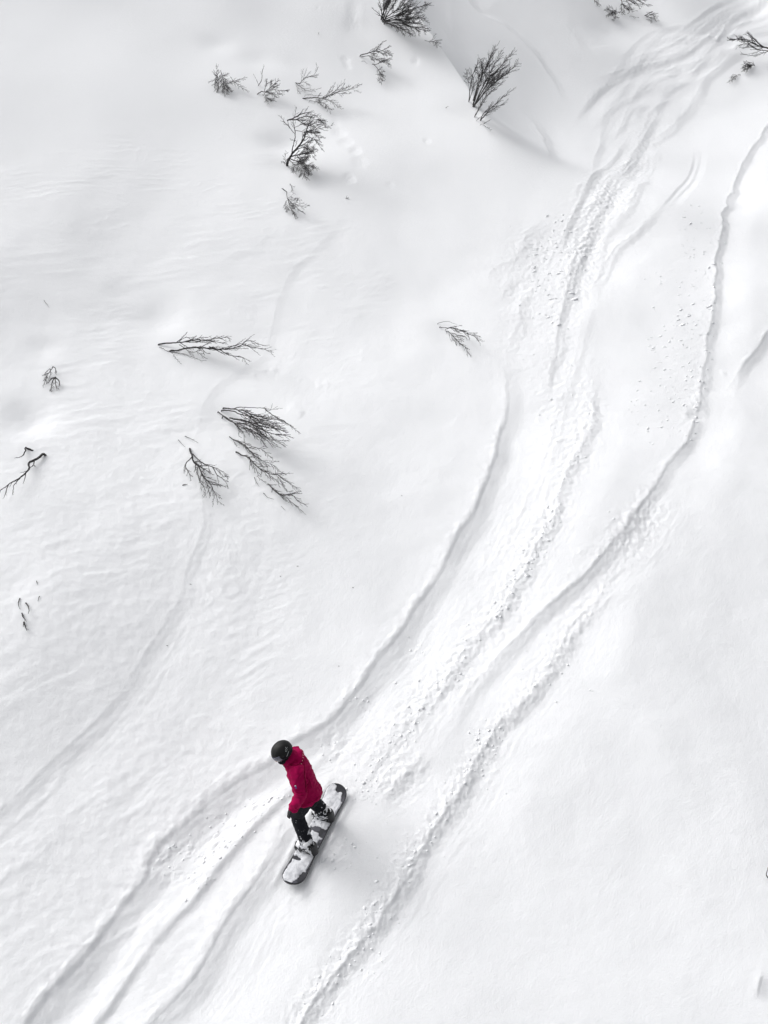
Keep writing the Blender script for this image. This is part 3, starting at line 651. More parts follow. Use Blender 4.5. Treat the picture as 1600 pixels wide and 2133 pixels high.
shrub('bare_shrub', 'dense brush-like bush combed downhill to the right, middle left', [
 (a7((698,880),(790,890),(870,905),(960,950),(1060,970),(1200,990)), .02, .75, .020, 2, 6, .18, .42, .3),
 (a7((780,892),(830,878),(900,880),(1050,888),(1110,900),(1195,888)), .15, .8, .012, 2, 4, .14, .45, .5),
 (a7((1060,895),(1130,945),(1220,1000),(1300,1055),(1370,1108)), .7, .7, .012, 2, 7, .15, .45),
 (a7((688,905),(780,920),(860,955),(940,970),(1060,1000),(1180,1030)), .02, .65, .018, 2, 6, .18, .42, .3),
 (a7((750,970),(830,985),(920,1010),(1010,1040),(1110,1065),(1230,1085)), .1, .65, .022, 3, 6, .18, .42, .3),
 (a7((770,975),(880,1000),(980,1050),(1080,1100),(1170,1120),(1285,1130)), .1, .6, .020, 3, 6, .18, .42, .3),
 (a7((650,915),(720,965),(800,1020),(880,1060),(960,1100),(1060,1130)), .02, .35, .014, 2, 6, .20, .45, .3),
 (a7((690,955),(780,1010),(850,1020),(960,1060),(1100,1150),(1235,1195)), .05, .45, .014, 2, 6, .20, .45, .3),
 (a7((800,1020),(830,1060),(830,1110),(850,1145)), .15, .1, .008, 2, 6, .2, .45),
 (a7((820,1040),(870,1100),(880,1170),(890,1195)), .15, .1, .008, 1, 6, .2, .45),
 (a7((850,1060),(960,1110),(1010,1150),(1070,1220)), .2, .15, .009, 2, 6, .2, .45),
 (a7((900,1060),(1010,1120),(1080,1170),(1165,1222)), .25, .3, .012, 2, 7, .2, .45),
 (a7((960,1000),(1060,1030),(1150,1060),(1260,1100)), .45, .7, .016, 2, 8, .2, .42),
 (a7((830,905),(900,945),(980,985),(1100,1030),(1210,1060)), .2, .7, .014, 2, 7, .2, .42)], 20)
shrub('bare_shrub', 'thin feathery branch sloping down right directly under the brush-like bush', [
 (a7((750,1130),(800,1165),(880,1195),(930,1250),(990,1310),(1050,1350),(1120,1380),(1180,1442)), .02, .25, .013, 2, 7, .2, .5, .1),
 (a7((920,1230),(980,1235),(1050,1265),(1130,1335)), .15, .3, .008, 2, 7, .2, .5)], 21)
shrub('bare_shrub', 'long stem with side twigs running down right, below the thin feathery branch', [
 (a7((812,1270),(860,1305),(905,1330),(960,1380),(1020,1430),(1090,1465),(1170,1480),(1240,1525),(1360,1595)), .02, .35, .018, 2, 5.5, .17, .6, .15),
 (a7((985,1405),(1005,1470),(1020,1500),(1085,1550)), .1, .1, .009, 2, 6, .24, .6),
 (a7((930,1345),(935,1380),(925,1425)), .05, .05, .007, 1, 6, .2, .6),
 (a7((1170,1485),(1210,1540),(1250,1600),(1305,1620)), .25, .2, .010, 2, 8, .26, .6),
 (a7((1170,1480),(1180,1540),(1185,1580)), .25, .1, .007, 1, 8, .26, .6)], 22)
shrub('bare_shrub', 'lowest of the feathery branches in the middle left, ending in two drooping tips', [
 (a7((1088,1550),(1130,1600),(1210,1645),(1280,1640),(1340,1690),(1422,1735)), .02, .3, .015, 2, 6, .2, .5, .1),
 (a7((1130,1600),(1190,1650),(1260,1680),(1320,1735),(1400,1805)), .1, .15, .010, 2, 6, .2, .5)], 23)
shrub('bare_shrub', 'shrub with a bent stem and three knobbly drooping limbs, left of the feathery branches', [
 (a7((400,1240),(412,1290),(440,1350),(485,1400),(520,1470),(580,1540),(610,1620),(652,1715)), .02, .25, .026, 3, 5, .20, .7, .25),
 (a7((430,1290),(480,1335),(540,1385),(600,1400),(680,1435),(745,1492)), .12, .3, .014, 3, 5.5, .22, .7, .25),
 (a7((420,1315),(370,1355),(365,1400),(395,1460),(412,1520)), .12, .1, .014, 2, 6, .2, .8, .2),
 (a7((365,1380),(352,1420),(348,1455)), .12, .05, .007, 1, 8, .2, .8),
 (a7((465,1400),(470,1460),(495,1530),(545,1590),(525,1670)), .2, .1, .012, 2, 6, .22, .7),
 (a7((600,1405),(640,1470),(690,1510),(740,1580)), .25, .15, .012, 3, 6, .25, .7),
 (a7((490,1390),(540,1395),(600,1400)), .2, .3, .010, 1, 6, .2, .6),
 (a7((520,1470),(560,1560),(585,1660)), .2, .1, .010, 2, 8, .25, .7)], 24)
shrub('bare_shrub', 'pair of thick forked sticks in a hollow at the left edge, reaching down left', [
 (a8((405,1625),(340,1670),(270,1712),(262,1775),(180,1840),(90,1905),(10,1955),(-10,2000)), .03, .25, .034, 1, 2.2, .20, .5, .5),
 (a8((318,1690),(312,1725),(325,1742)), .1, .02, .016, 0, 4, .2, .6),
 (a8((310,1728),(285,1745),(268,1752)), .1, .1, .012, 0, 4, .2, .6),
 (a8((250,1785),(215,1795),(180,1803)), .2, .2, .008, 1, 5, .2, .6),
 (a8((190,1840),(145,1890),(120,1960),(115,2005)), .2, .1, .012, 2, 5, .2, .5),
 (a8((85,1905),(60,1960),(35,2030)), .25, .1, .012, 2, 5, .22, .5)], 25)
shrub('bare_shrub', 'short hooked stick jutting from the shadowed hollow above the thick forked sticks', [
 (a8((318,1602),(290,1590),(245,1568),(238,1600),(215,1635),(180,1655),(132,1663)), -.02, .15, .026, 1, 2.5, .12, .7, .6)], 26)
shrub('bare_shrub', 'small dark snow-dusted clump on the bare left slope', [
 (a8((510,915),(480,925),(440,965)), .1, .1, .020, 2, 9, .3, .8), (a8((510,915),(545,950),(550,995)), .1, .05, .018, 2, 9, .3, .8), (a8((505,920),(480,980),(478,1050)), .1, .02, .016, 2, 9, .3, .7),
 (a8((508,920),(515,980),(530,1035)), .1, .02, .014, 2, 9, .3, .7), (a8((490,815),(460,850),(430,900),(428,970)), .1, .02, .012, 2, 8, .3, .7), (a8((490,815),(510,840),(520,890)), .1, .05, .012, 2, 8, .3, .7),
 (a8((465,835),(430,870),(408,890)), .1, .02, .010, 1, 8, .3, .7), (a8((460,840),(470,880),(460,912)), .1, .02, .010, 1, 8, .3, .7), (a8((430,905),(410,950),(395,1000)), .05, .02, .008, 1, 8, .3, .7)], 27)
shrub('bare_shrub', 'lone grey branching sprig in the open centre of the slope', [
 (a0((455,485),(540,515),(700,545),(820,590),(950,630),(1030,660),(1105,730)), .02, .35, .012, 2, 6, .20, .45, .2),
 (a0((560,510),(620,490),(700,520),(760,560),(850,570)), .1, .35, .008, 2, 6, .2, .5),
 (a0((570,560),(610,595),(690,700),(760,765),(840,810),(890,880),(950,952)), .02, .15, .010, 2, 7, .20, .5, .15),
 (a0((640,590),(740,625),(830,640),(915,700)), .1, .2, .007, 2, 7, .2, .5),
 (a0((545,520),(550,560),(568,600)), .03, .02, .005, 0, 5, .2, .5), (a0((612,600),(625,660),(645,718)), .05, .02, .005, 1, 6, .2, .5),
 (a0((720,705),(800,715),(835,725)), .1, .15, .006, 2, 9, .4, .6)], 28)
def twig(label, pts, h0, h1, r, seed, lv=0, de=5, ln=.2):
    rg = np.random.default_rng(seed); mb = MB(); grow(mb, stem(pts, h0, h1, .25, 6, 1, rg), r, lv, de, ln, .6, rg, .3)
    tag(mb.build('twig', M_bark), label, 'twig', GT)
twig('thin curved twig arching above the lone grey sprig', a0((422,428),(490,410),(600,400),(660,425),(742,442)), .02, .12, .005, 40)
twig('short twig left of the lowest feathery branch, upper one of two', a7((970,1490),(985,1530),(1010,1572)), .02, .03, .006, 41, 1, 6, .2)
twig('short twig left of the lowest feathery branch, lower one of two', a7((1050,1630),(1085,1665),(1140,1685)), .02, .03, .006, 42)
twig('tiny straight twig below the two short twigs', a7((1205,1745),(1240,1782)), .01, .02, .005, 43)
twig('thin twig crossing the snow above the knobbly shrub, right one of a pair', a7((360,1130),(410,1155),(476,1190)), .02, .06, .006, 44, 1, 5, .15)
twig('thin twig crossing the snow above the knobbly shrub, left one of a pair', a7((303,1163),(330,1195),(362,1226)), .02, .05, .006, 45)
twig('short thick stub lying left of the knobbly shrub', a7((345,1556),(386,1551)), .01, .02, .013, 46)
twig('faint broken twig line high on the left slope', a8((408,200),(430,232),(452,266)), -.004, .006, .006, 47)
twig('c shaped stalk, leftmost of the stalks low on the left edge', a9((330,770),(306,830),(310,900),(336,955)), .01, .04, .009, 48)
twig('bent dark stalk with a knot, middle of the stalks low on the left edge', a9((430,845),(465,905),(480,960),(470,1030)), .01, .06, .012, 49, 1, 10, .12)
twig('forked stalk just below the c shaped stalk', a9((365,1020),(370,1070),(410,1110),(446,1172)), .01, .05, .011, 50, 1, 10, .4)
twig('lowest stubby stalk with spread ends by the left edge', a9((398,1170),(410,1210),(425,1250),(441,1300)), .01, .05, .015, 51, 1, 22, .5)
twig('tiny stalk above the other stalks by the left edge', a9((610,482),(628,540)), .005, .03, .009, 52)
twig('tiny stalk with a round tip right of the bent dark stalk', a9((655,738),(630,820)), .02, .01, .008, 53)
twig('tiny twig tip at the top of the long curved old track', a4((1206,1652),(1225,1642)), .01, .03, .010, 54, 1, 30, .5)
twig('tiny upright stub alone on the snow near the top left of the large bush', a4((975,288),(977,262)), .0, .15, .008, 55)
twig('tiny forked stub on the snow left of the tall fan of stems', a5((672,898),(690,885)), .0, .08, .007, 56, 1, 20, .5)
twig('dark twig end poking in at the far right edge', [(1612,1838), (1597,1824), (1600,1806)], .02, .1, .012, 57)
# wind-blown bits of bark lying on the snow
rg = np.random.default_rng(77)
for (px, py), lb in zip([(837,1033),(397,1216),(735,1224),(620,1180),(348,1343),(584,1201),(706,1388)],
    ['tiny dark speck of bark alone right of the picture centre left slope','dark bark chip lying in the old curved track above the rider','tiny bark speck on the smooth snow above the rider, right one','flaky bark bit on a small snow bump above the rider','thin bark sliver beside the lower part of the old curved track','tiny bark speck left of the flaky bark bit','tiny bark speck close to the upper edge of the wide trough']):
    big_ = 1.6 if px in (397, 620, 348) else 1
    p = hit(px, py)[0]; z = H(p[0], p[1]); v, f = VARS[rg.integers(len(VARS))]
    a = rg.uniform(-.5, .5); q = v*np.array([.012*big_, .006, .004]); q = np.stack([q[:, 0]*math.cos(a)-q[:, 1]*math.sin(a), q[:, 0]*math.sin(a)+q[:, 1]*math.cos(a), q[:, 2]], 1)
    tag(link('bark_chip', pymesh('bark_chip', q+np.array([p[0], p[1], z+.003]), f), M_bark), lb, 'bark chip', 'bark chips on the snow')
#ENDSHRUBS
#PERSON
# ------------------------------------------------------------------ snowboard and rider
def A3(*a): return np.array(a, float)
TT = A3(-0.40326674, -0.88790062, -0.22137849)      # along the board, towards its nose
FT = A3(-0.91508248, 0.39128799, 0.09755905)        # across it, towards the toes
NN = np.cross(FT, TT); NN = NN if NN[2] > 0 else -NN
MID = A3(0.0100868, 0.03580252, 0.00892657)
tilt = math.radians(6)
BF = FT*math.cos(tilt)-NN*math.sin(tilt); BN = NN*math.cos(tilt)+FT*math.sin(tilt)
BC = MID+NN*.026
def bp(u, v, w=0.0): return BC+TT*u+BF*v+BN*w
def projpx(p):
    v = np.asarray(p)-CAM; z = v@FW; return 800+FPX*(v@RT)/z, 1066.5-FPX*(v@UP)/z
def unit3(v): v = np.asarray(v, float); return v/np.linalg.norm(v)
Z3 = A3(0, 0, 1)
def evalmesh(o):
    dg = bpy.context.evaluated_depsgraph_get(); me = bpy.data.meshes.new_from_object(o.evaluated_get(dg))
    return me
def fuse(name, V, F, voxel=.010, smooth=4, push=None, m=None, parent=None, sfac=.5):
    """closed overlapping pieces -> one continuous surface"""
    o = link(name, pymesh(name, V, F), None)
    r = o.modifiers.new('r', 'REMESH'); r.mode = 'VOXEL'; r.voxel_size = voxel
    if smooth: s = o.modifiers.new('s', 'SMOOTH'); s.iterations = smooth; s.factor = sfac
    bpy.context.view_layer.update(); me = evalmesh(o); old = o.data
    bpy.data.objects.remove(o); bpy.data.meshes.remove(old)
    if push is not None:
        n = len(me.vertices); co = np.empty(n*3, np.float32); no = np.empty(n*3, np.float32)
        me.vertices.foreach_get('co', co); me.vertices.foreach_get('normal', no)
        co = co.reshape(-1, 3).astype(float); no = no.reshape(-1, 3)
        co = co+no*push(co)[:, None]; me.vertices.foreach_set('co', co.astype(np.float32).ravel()); me.update()
    return link(name, me, m, parent)
class Loft:
    def __init__(s): s.V, s.F = [], []
    def rings(s, R, k=20, p=2.0):
        """R: list of (centre, vector a, vector b); superellipse exponent p"""
        o = len(s.V)
        for c, a, b in R:
            for j in range(k):
                an = 2*math.pi*j/k; ca, sa = math.cos(an), math.sin(an)
                x = math.copysign(abs(ca)**(2/p), ca); y = math.copysign(abs(sa)**(2/p), sa)
                s.V.append(np.asarray(c)+np.asarray(a)*x+np.asarray(b)*y)
        for i in range(len(R)-1):
            for j in range(k): s.F.append((o+i*k+j, o+i*k+(j+1) % k, o+(i+1)*k+(j+1) % k, o+(i+1)*k+j))
        s.F.append(tuple(o+j for j in range(k))[::-1]); s.F.append(tuple(o+(len(R)-1)*k+j for j in range(k)))
        return s
    def limb(s, P, R, k=16, flat=1.0, ref=None, sub=5):
        P = np.asarray(P, float); n = len(P)
        C = catmull(P, sub); Rr = np.interp(np.linspace(0, n-1, len(C)), range(n), R)
        tn = np.gradient(C, axis=0); ref = Z3 if ref is None else ref; R_ = []
        for i in range(len(C)):
            d = unit3(tn[i]); a = np.cross(d, ref)
            a = unit3(a) if np.linalg.norm(a) > .15 else unit3(np.cross(d, A3(1, .2, 0))); b = np.cross(d, a)
            R_.append((C[i], a*Rr[i], b*Rr[i]*flat))
        d0 = unit3(C[0]-C[1]); d1 = unit3(C[-1]-C[-2])   # rounded ends
        R_.insert(0, (C[0]+d0*Rr[0]*.45, R_[0][1]*.62, R_[0][2]*.62)); R_.append((C[-1]+d1*Rr[-1]*.45, R_[-1][1]*.62, R_[-1][2]*.62))
        return s.rings(R_, k)
    def ball(s, c, a, b, u, k=16):
        R_ = []
        for i in range(1, 10):
            th = math.pi*i/10; R_.append((np.asarray(c)-np.asarray(u)*math.cos(th), np.asarray(a)*math.sin(th), np.asarray(b)*math.sin(th)))
        return s.rings(R_, k)
# materials
M_deck = mottle(mat('board_topsheet', (.026, .027, .033), .55, .3), (.07, .07, .085), 9, .5, .62)
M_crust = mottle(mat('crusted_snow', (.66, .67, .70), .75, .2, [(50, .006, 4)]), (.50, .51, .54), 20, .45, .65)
M_edge = mat('board_edge', (.045, .045, .05), .3, .5)
M_base = mat('binding_plastic', (.012, .012, .014), .5, .4)
M_boot = mottle(mat('boot', (.015, .015, .017), .6, .3), (.78, .79, .81), 17, .46, .52, 4)
M_bind = mottle(mat('binding', (.014, .014, .016), .5, .4), (.75, .76, .79), 24, .52, .57, 3)
M_pants = mottle(mat('trouser_cloth', (.012, .013, .017), .85, .15, [(60, .004, 3)]), (.62, .63, .66), 20, .68, .74, 4, zgrad=(.14, .46, .24))
M_pink = mat('jacket_cloth', (.305, .0008, .058), .85, .10, [(14, .010, 3), (70, .003, 2)])
M_pinkd = mat('jacket_seam_shade', (.15, .001, .022), .9, .1)  # darker jacket colour, stands in for shade in folds and along seams
M_helm = mat('helmet_shell', (.008, .0085, .009), .55, .25, [(500, .0003, 2)])
M_trim = mat('pale_trim', (.42, .44, .44), .5, .3)
M_lens = mat('goggle_lens', (.085, .085, .12), .16, .7)
M_blk = mat('black_fabric', (.008, .008, .012), .8, .2)
M_glove = mottle(mat('glove_leather', (.010, .010, .012), .6, .3, [(60, .003, 2)]), (.45, .46, .48), 26, .63, .70, 3)
M_skin = mat('skin', (.50, .30, .22), .55, .3)
M_white = mat('white_print', (.80, .80, .82), .6, .3)
M_blue = mat('blue_print', (.05, .07, .22), .6, .3)

# ---- board
def hw(u):
    w = .124+.022*(abs(u)/.55)**2 if abs(u) < .55 else .146
    if u > .55: w = .146*max(0, 1-((u-.55)/.165)**2.2)**.5
    if u < -.56: w = .146*max(0, 1-((-u-.56)/.15)**3.2)**.5
    return w
def rise(u): return .055*(max(0, abs(u)-.50)/.2)**2
bu = np.concatenate([-.71+.15*np.sin(np.linspace(0, math.pi/2, 9))**2, np.linspace(-.55, .54, 24), .715-.165*np.sin(np.linspace(math.pi/2, 0, 9))**2])
bu[0] = -.7095; bu[-1] = .7145
bv = np.linspace(-1, 1, 9)
board = empty('snowboard', BC); bpy.context.view_layer.update()
def board_sheet(w0, w1, k=1.0):
    V, F = [], []
    for w in (w0, w1):
        for u in bu:
            for v in bv: V.append(bp(u*k, v*hw(u)*k, w+rise(u)))
    n, m = len(bu), len(bv)
    for i in range(n-1):
        for j in range(m-1):
            a = i*m+j; F.append((a, a+m, a+m+1, a+1)); b = a+n*m; F.append((b, b+1, b+m+1, b+m))
    for i in range(n-1):
        for j, s in ((0, 1), (m-1, 0)):
            a = i*m+j; b = a+n*m; F.append((a, b, b+m, a+m) if s else (a, a+m, b+m, b))
    for i in (0, n-1):
        for j in range(m-1):
            a = i*m+j; b = a+n*m; F.append((a, a+1, b+1, b))
    return V, F
core = link('board_core', pymesh('board_core', *board_sheet(-.016, .000)), M_edge, board, False)
deck = link('topsheet', pymesh('topsheet', *board_sheet(.0005, .004, .985)), M_deck, board, False)
# snow lying on the deck
BARE = [(.57,-.120,.07,.040),(.66,-.10,.05,.045),(.45,-.138,.10,.014),(-.67,-.04,.05,.055),(-.62,-.13,.09,.030),(-.06,-.02,.026,.080),(-.03,-.10,.035,.04),(.37,.085,.022,.06),(.44,.13,.05,.018),(.60,.15,.15,.02),(-.02,.10,.03,.03),(.09,-.11,.03,.02)]
gu = np.arange(-.70, .705, .0065); gv = np.arange(-.146, .1465, .0065)
GU, GV = np.meshgrid(gu, gv, indexing='ij'); wv = np.array([hw(u)*.985 for u in gu])[:, None]
edge = np.clip((wv-np.abs(GV))/.020, 0, 1); edge = np.minimum(edge, np.clip((.70-np.abs(GU))/.03, 0, 1))
th = .010+.008*fbm(GU/.11, GV/.09, 3, 101)+.010*fbm(GU/.30, GV/.30, 2, 103)+.010*np.exp(-((GU-.55)/.14)**2-((GV-.03)/.08)**2)+.012*np.exp(-((GU+.47)/.10)**2-((GV)/.08)**2)+.008*np.exp(-((GU-.38)/.10)**2-((GV+.02)/.08)**2)
for a, b, ra, rb in BARE:
    q = ((GU-a)/ra)**2+((GV-b)/rb)**2 + 1.1*fbm(GU/.05, GV/.045, 3, 107)
    th = th-.034*np.exp(-np.maximum(q, 0)**1.3)
th = th+.0035*fbm(GU/.025, GV/.025, 2, 109)*(np.abs(GU+.02) < .2)
th = np.where(edge > 0, th*np.sqrt(edge)-.0015*(1-edge), -1)
idx = -np.ones(GU.shape, int); V, F = [], []
ok = th > .0008
cellok = ok[:-1, :-1] & ok[1:, :-1] & ok[:-1, 1:] & ok[1:, 1:]
need = np.zeros_like(ok); need[:-1, :-1] |= cellok; need[1:, :-1] |= cellok; need[:-1, 1:] |= cellok; need[1:, 1:] |= cellok
inner = np.zeros_like(ok); inner[1:-1, 1:-1] = cellok[:-1, :-1] & cellok[1:, :-1] & cellok[:-1, 1:] & cellok[1:, 1:]
for i, j in zip(*np.nonzero(need)):
    idx[i, j] = len(V); V.append(bp(GU[i, j], GV[i, j], rise(GU[i, j])+(.004+th[i, j] if inner[i, j] else .0035)))
for i, j in zip(*np.nonzero(cellok)): F.append((idx[i, j], idx[i+1, j], idx[i+1, j+1], idx[i, j+1]))
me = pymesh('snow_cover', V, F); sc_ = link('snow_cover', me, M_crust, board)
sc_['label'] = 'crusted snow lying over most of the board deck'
# bindings
def plate(name, c, a, b, h, m, parent, p=4.0, k=20, taper=.92):
    L = Loft(); L.rings([(c, a*.96, b*.96), (c+h*.1, a, b), (c+h*.85, a*taper, b*taper), (c+h, a*(taper-.06), b*(taper-.06))], k, p)
    return link(name, pymesh(name, L.V, L.F), m, parent)
STANCE = (.225, -.245)
def strap(name, u, v0, half, top, wid, parent, th=.006, m=None):
    V, F = [], []; K = 15
    for i in range(K):
        an = math.pi*i/(K-1); x = -math.cos(an)*half; h = .012+top*math.sin(an)**.7
        for s in (-1, 1):
            for e in (0, th): V.append(bp(u+x*(1+e*4), v0+s*wid/2, h+e))
    for i in range(K-1):
        a = i*4
        F += [(a, a+4, a+5, a+1), (a+2, a+3, a+7, a+6), (a+1, a+5, a+7, a+3), (a, a+2, a+6, a+4)]
    F += [(0, 1, 3, 2), (4*K-4, 4*K-2, 4*K-1, 4*K-3)]
    return link(name, pymesh(name, V, F), m or M_bind, parent, False)
for u0 in STANCE:
    b = plate('binding', bp(u0, -.005, .004), TT*.062, BF*.125, BN*.018, M_bind, board)
    V, F = [], []      # highback at the heel side
    for i in range(7):
        h = .02+.21*i/6; wd = .058+.012*math.sin(math.pi*i/6)-.02*(i/6)**3
        for j in range(9):
            s = -1+2*j/8; back = -.125-.012*i/6-.030*(1-s*s)+.06*(i/6)*.4
            V.append(bp(u0+wd*s, back, h)); V.append(bp(u0+wd*s*.93, back+.008, h))
    for i in range(6):
        for j in range(8):
            a = i*18+j*2; F.append((a, a+2, a+20, a+18)); F.append((a+1, a+19, a+21, a+3))
        a = i*18; F.append((a, a+18, a+19, a+1)); a += 16; F.append((a, a+1, a+19, a+18))
    for j in range(8): F.append((j*2, j*2+1, j*2+3, j*2+2)); a = 108+j*2; F.append((a, a+2, a+3, a+1))
    link('highback', pymesh('highback', V, F), M_base, b)
    strap('ankle_strap', u0, .045, .066, .125, .048, b); strap('toe_strap', u0, .125, .058, .085, .030, b)
    L = Loft(); L.rings([(bp(u0-.066, .045, .085+.0*i), TT*.008, BF*.02) for i in (0,)]+[(bp(u0-.078, .045, .085), TT*.008, BF*.018)], 10)
    link('buckle', pymesh('buckle', L.V, L.F), M_base, b)
tag(board, 'black snowboard caked in snow, strapped under the rider', 'snowboard')

# ---- joints of the rider (metres)
pel = A3(-.045, -.060, .885); neck = A3(-.205, .040, 1.315); head = A3(-.323, .006, 1.478)
Lsh = A3(-.140, -.125, 1.300); Rsh = A3(-.195, .190, 1.262)
Lel = A3(-.118, -.262, 1.045); Lwr = A3(-.205, -.268, .840)
Rel = A3(-.235, .185, .985); Rwr = A3(-.185, .150, .745)
Lhip = pel+TT*.085-Z3*.03; Rhip = pel-TT*.085-Z3*.03
Lkn = A3(-.170, -.095, .505); Rkn = A3(-.060, .175, .560)
Lan = bp(STANCE[0], -.03, .13); Ran = bp(STANCE[1], -.03, .13)
rider = empty('person', MID); bpy.context.view_layer.update()
uT = unit3(neck-pel); lT = unit3(Lsh-Rsh); lT = unit3(lT-uT*(lT@uT)); fT = np.cross(lT, uT)
hf = unit3(TT*.80+FT*.42-Z3*.22); hu = unit3(Z3*.86+FT*.44-TT*.05); hu = unit3(hu-hf*(hu@hf)); hl = np.cross(hu, hf)
def hp(l, f, u): return head+hl*l+hf*f+hu*u
def finger(L, base, d, curl, ln, r, side):
    P = [base]; c = unit3(d); ax = unit3(side)
    for k, s in enumerate((.45, .32, .23)):
        a = curl*(.6+.5*k); c = unit3(c*math.cos(a)+np.cross(ax, c)*math.sin(a)); P.append(P[-1]+c*ln*s)
    L.limb(P, [r, r*.97, r*.92, r*.8], 10, 1, None, 3)
def hand(L, wr, d, palm, grow=1.0, thumbside=1):
    """wr wrist, d along the hand, palm normal pointing out of the palm"""
    d = unit3(d); palm = unit3(palm-d*(palm@d)); s = np.cross(d, palm)*thumbside
    L.rings([(wr-d*.02, s*.028*grow, palm*.022*grow), (wr+d*.02, s*.036*grow, palm*.018*grow), (wr+d*.06, s*.044*grow, palm*.017*grow), (wr+d*.092, s*.042*grow, palm*.014*grow)], 14, 2.6)
    for i, ln in enumerate((.072, .080, .074, .058)):
        finger(L, wr+d*.085+s*(.031-.021*i), d+s*(.10-.07*i), .55+.05*i, ln, .0095*grow, np.cross(d, palm))
    b = wr+d*.028+s*.034
    P = [b, b+d*.026+s*.026+palm*.008, b+d*.058+s*.030+palm*.022, b+d*.078+s*.022+palm*.034]
    L.limb(P, [.014*grow, .0125*grow, .011*grow, .009*grow], 10, 1, None, 3)
hdL = unit3(Lwr-Lel+FT*.10-Z3*.05); hdR = unit3(Rwr-Rel-Z3*.08)
# body: one continuous surface, head to feet
B = Loft()
B.rings([(pel-uT*.12, lT*.10, fT*.08), (pel-uT*.05, lT*.150, fT*.105), (pel+uT*.05, lT*.145, fT*.10), (pel+uT*.18, lT*.125, fT*.09), (pel+uT*.32, lT*.15, fT*.105), (pel+uT*.42, lT*.16, fT*.09), (pel+uT*.475, lT*.10, fT*.07), (neck+uT*.01, lT*.058, fT*.056)], 20)
B.limb([neck-uT*.03, neck*.5+hp(0, -.02, -.08)*.5, hp(0, -.02, -.07)], [.060, .056, .058], 16)
B.ball(hp(0, -.005, .010), hl*.074, hf*.091, hu*.100)
B.ball(hp(0, .045, -.065), hl*.052, hf*.045, hu*.050)           # jaw
B.limb([hp(0, .088, .005), hp(0, .108, -.028), hp(0, .100, -.040)], [.009, .013, .012], 10)  # nose
for s in (-1, 1):
    B.ball(hp(s*.079, -.005, -.012), hl*.010, hf*.018, hu*.030, 10)    # ears
    B.ball(hp(s*.032, .080, -.030), hl*.020, hf*.014, hu*.014, 10)     # cheeks
B.ball(hp(0, .090, -.066), hl*.022, hf*.008, hu*.005, 10); B.ball(hp(0, .089, -.076), hl*.018, hf*.008, hu*.006, 10)  # lips
B.limb([Lsh, Lel, Lwr], [.058, .043, .028]); B.limb([Rsh, Rel, Rwr], [.058, .043, .028])
B.limb([neck-uT*.04, Lsh], [.06, .055]); B.limb([neck-uT*.04, Rsh], [.06, .055])
B.limb([Lhip, Lkn, Lan], [.088, .058, .040]); B.limb([Rhip, Rkn, Ran], [.088, .058, .040])
for an_ in (Lan, Ran): B.limb([an_-BN*.03-BF*.04, an_-BN*.05+BF*.05, an_-BN*.075+BF*.14], [.036, .036, .026])
hand(B, Lwr, hdL, unit3(-FT*.2+A3(.6, 0, -.3)), .88, 1); hand(B, Rwr, hdR, unit3(A3(.2, -.7, -.3)), .88, -1)
fuse('body', B.V, B.F, .0075, 2, None, M_skin, rider)
# trousers
def folds(amp, sc, seed, dirn=None):
    def f(co):
        a = noise(co[:, 0]/sc+3*noise(co[:, 2]/(sc*3), co[:, 1]/(sc*3), seed+5), co[:, 2]/(sc*1.9)+co[:, 1]/(sc*1.3), seed)
        b = noise((co[:, 1]+co[:, 0]*.4)/(sc*.8), (co[:, 2]-co[:, 0]*.7)/(sc*.55), seed+2)
        return amp*(1-np.abs(a)*3.0)*.6+amp*.8*b
    return f
P_ = Loft()
P_.rings([(pel-uT*.13, TT*.10, FT*.09), (pel-uT*.07, TT*.155, FT*.120), (pel+uT*.02, TT*.16, FT*.125), (pel+uT*.10, TT*.145, FT*.11)], 20)
def leg(h, k, a):
    kk = k+unit3(k-(h+a)/2)*.012
    P_.limb([h, h*.5+kk*.5, kk, kk*.45+a*.55, a+BN*.02], [.108, .099, .085, .082, .082], 18, 1, None, 6)
leg(Lhip, Lkn, Lan); leg(Rhip, Rkn, Ran)
# pivot for the snow gradient: object coordinates are relative to the rider's empty + offset
pants = fuse('trousers', P_.V, P_.F, .009, 4, folds(.0055, .075, 201), M_pants, rider)
# boots
for an_, u0 in ((Lan, STANCE[0]), (Ran, STANCE[1])):
    Bt = Loft()
    Bt.rings([(bp(u0, .015, .026), TT*.050, BF*.150), (bp(u0, .015, .045), TT*.052, BF*.155), (bp(u0, .012, .075), TT*.050, BF*.145)], 24, 2.6)
    Bt.limb([an_+BN*.10-BF*.01, an_+BN*.0-BF*.015, bp(u0, -.03, .07)], [.066, .062, .058], 18)
    Bt.limb([bp(u0, -.03, .08), bp(u0, .05, .085), bp(u0, .115, .06)], [.060, .056, .044], 18)
    fuse('boot', Bt.V, Bt.F, .007, 3, folds(.002, .04, 207), M_boot, rider)
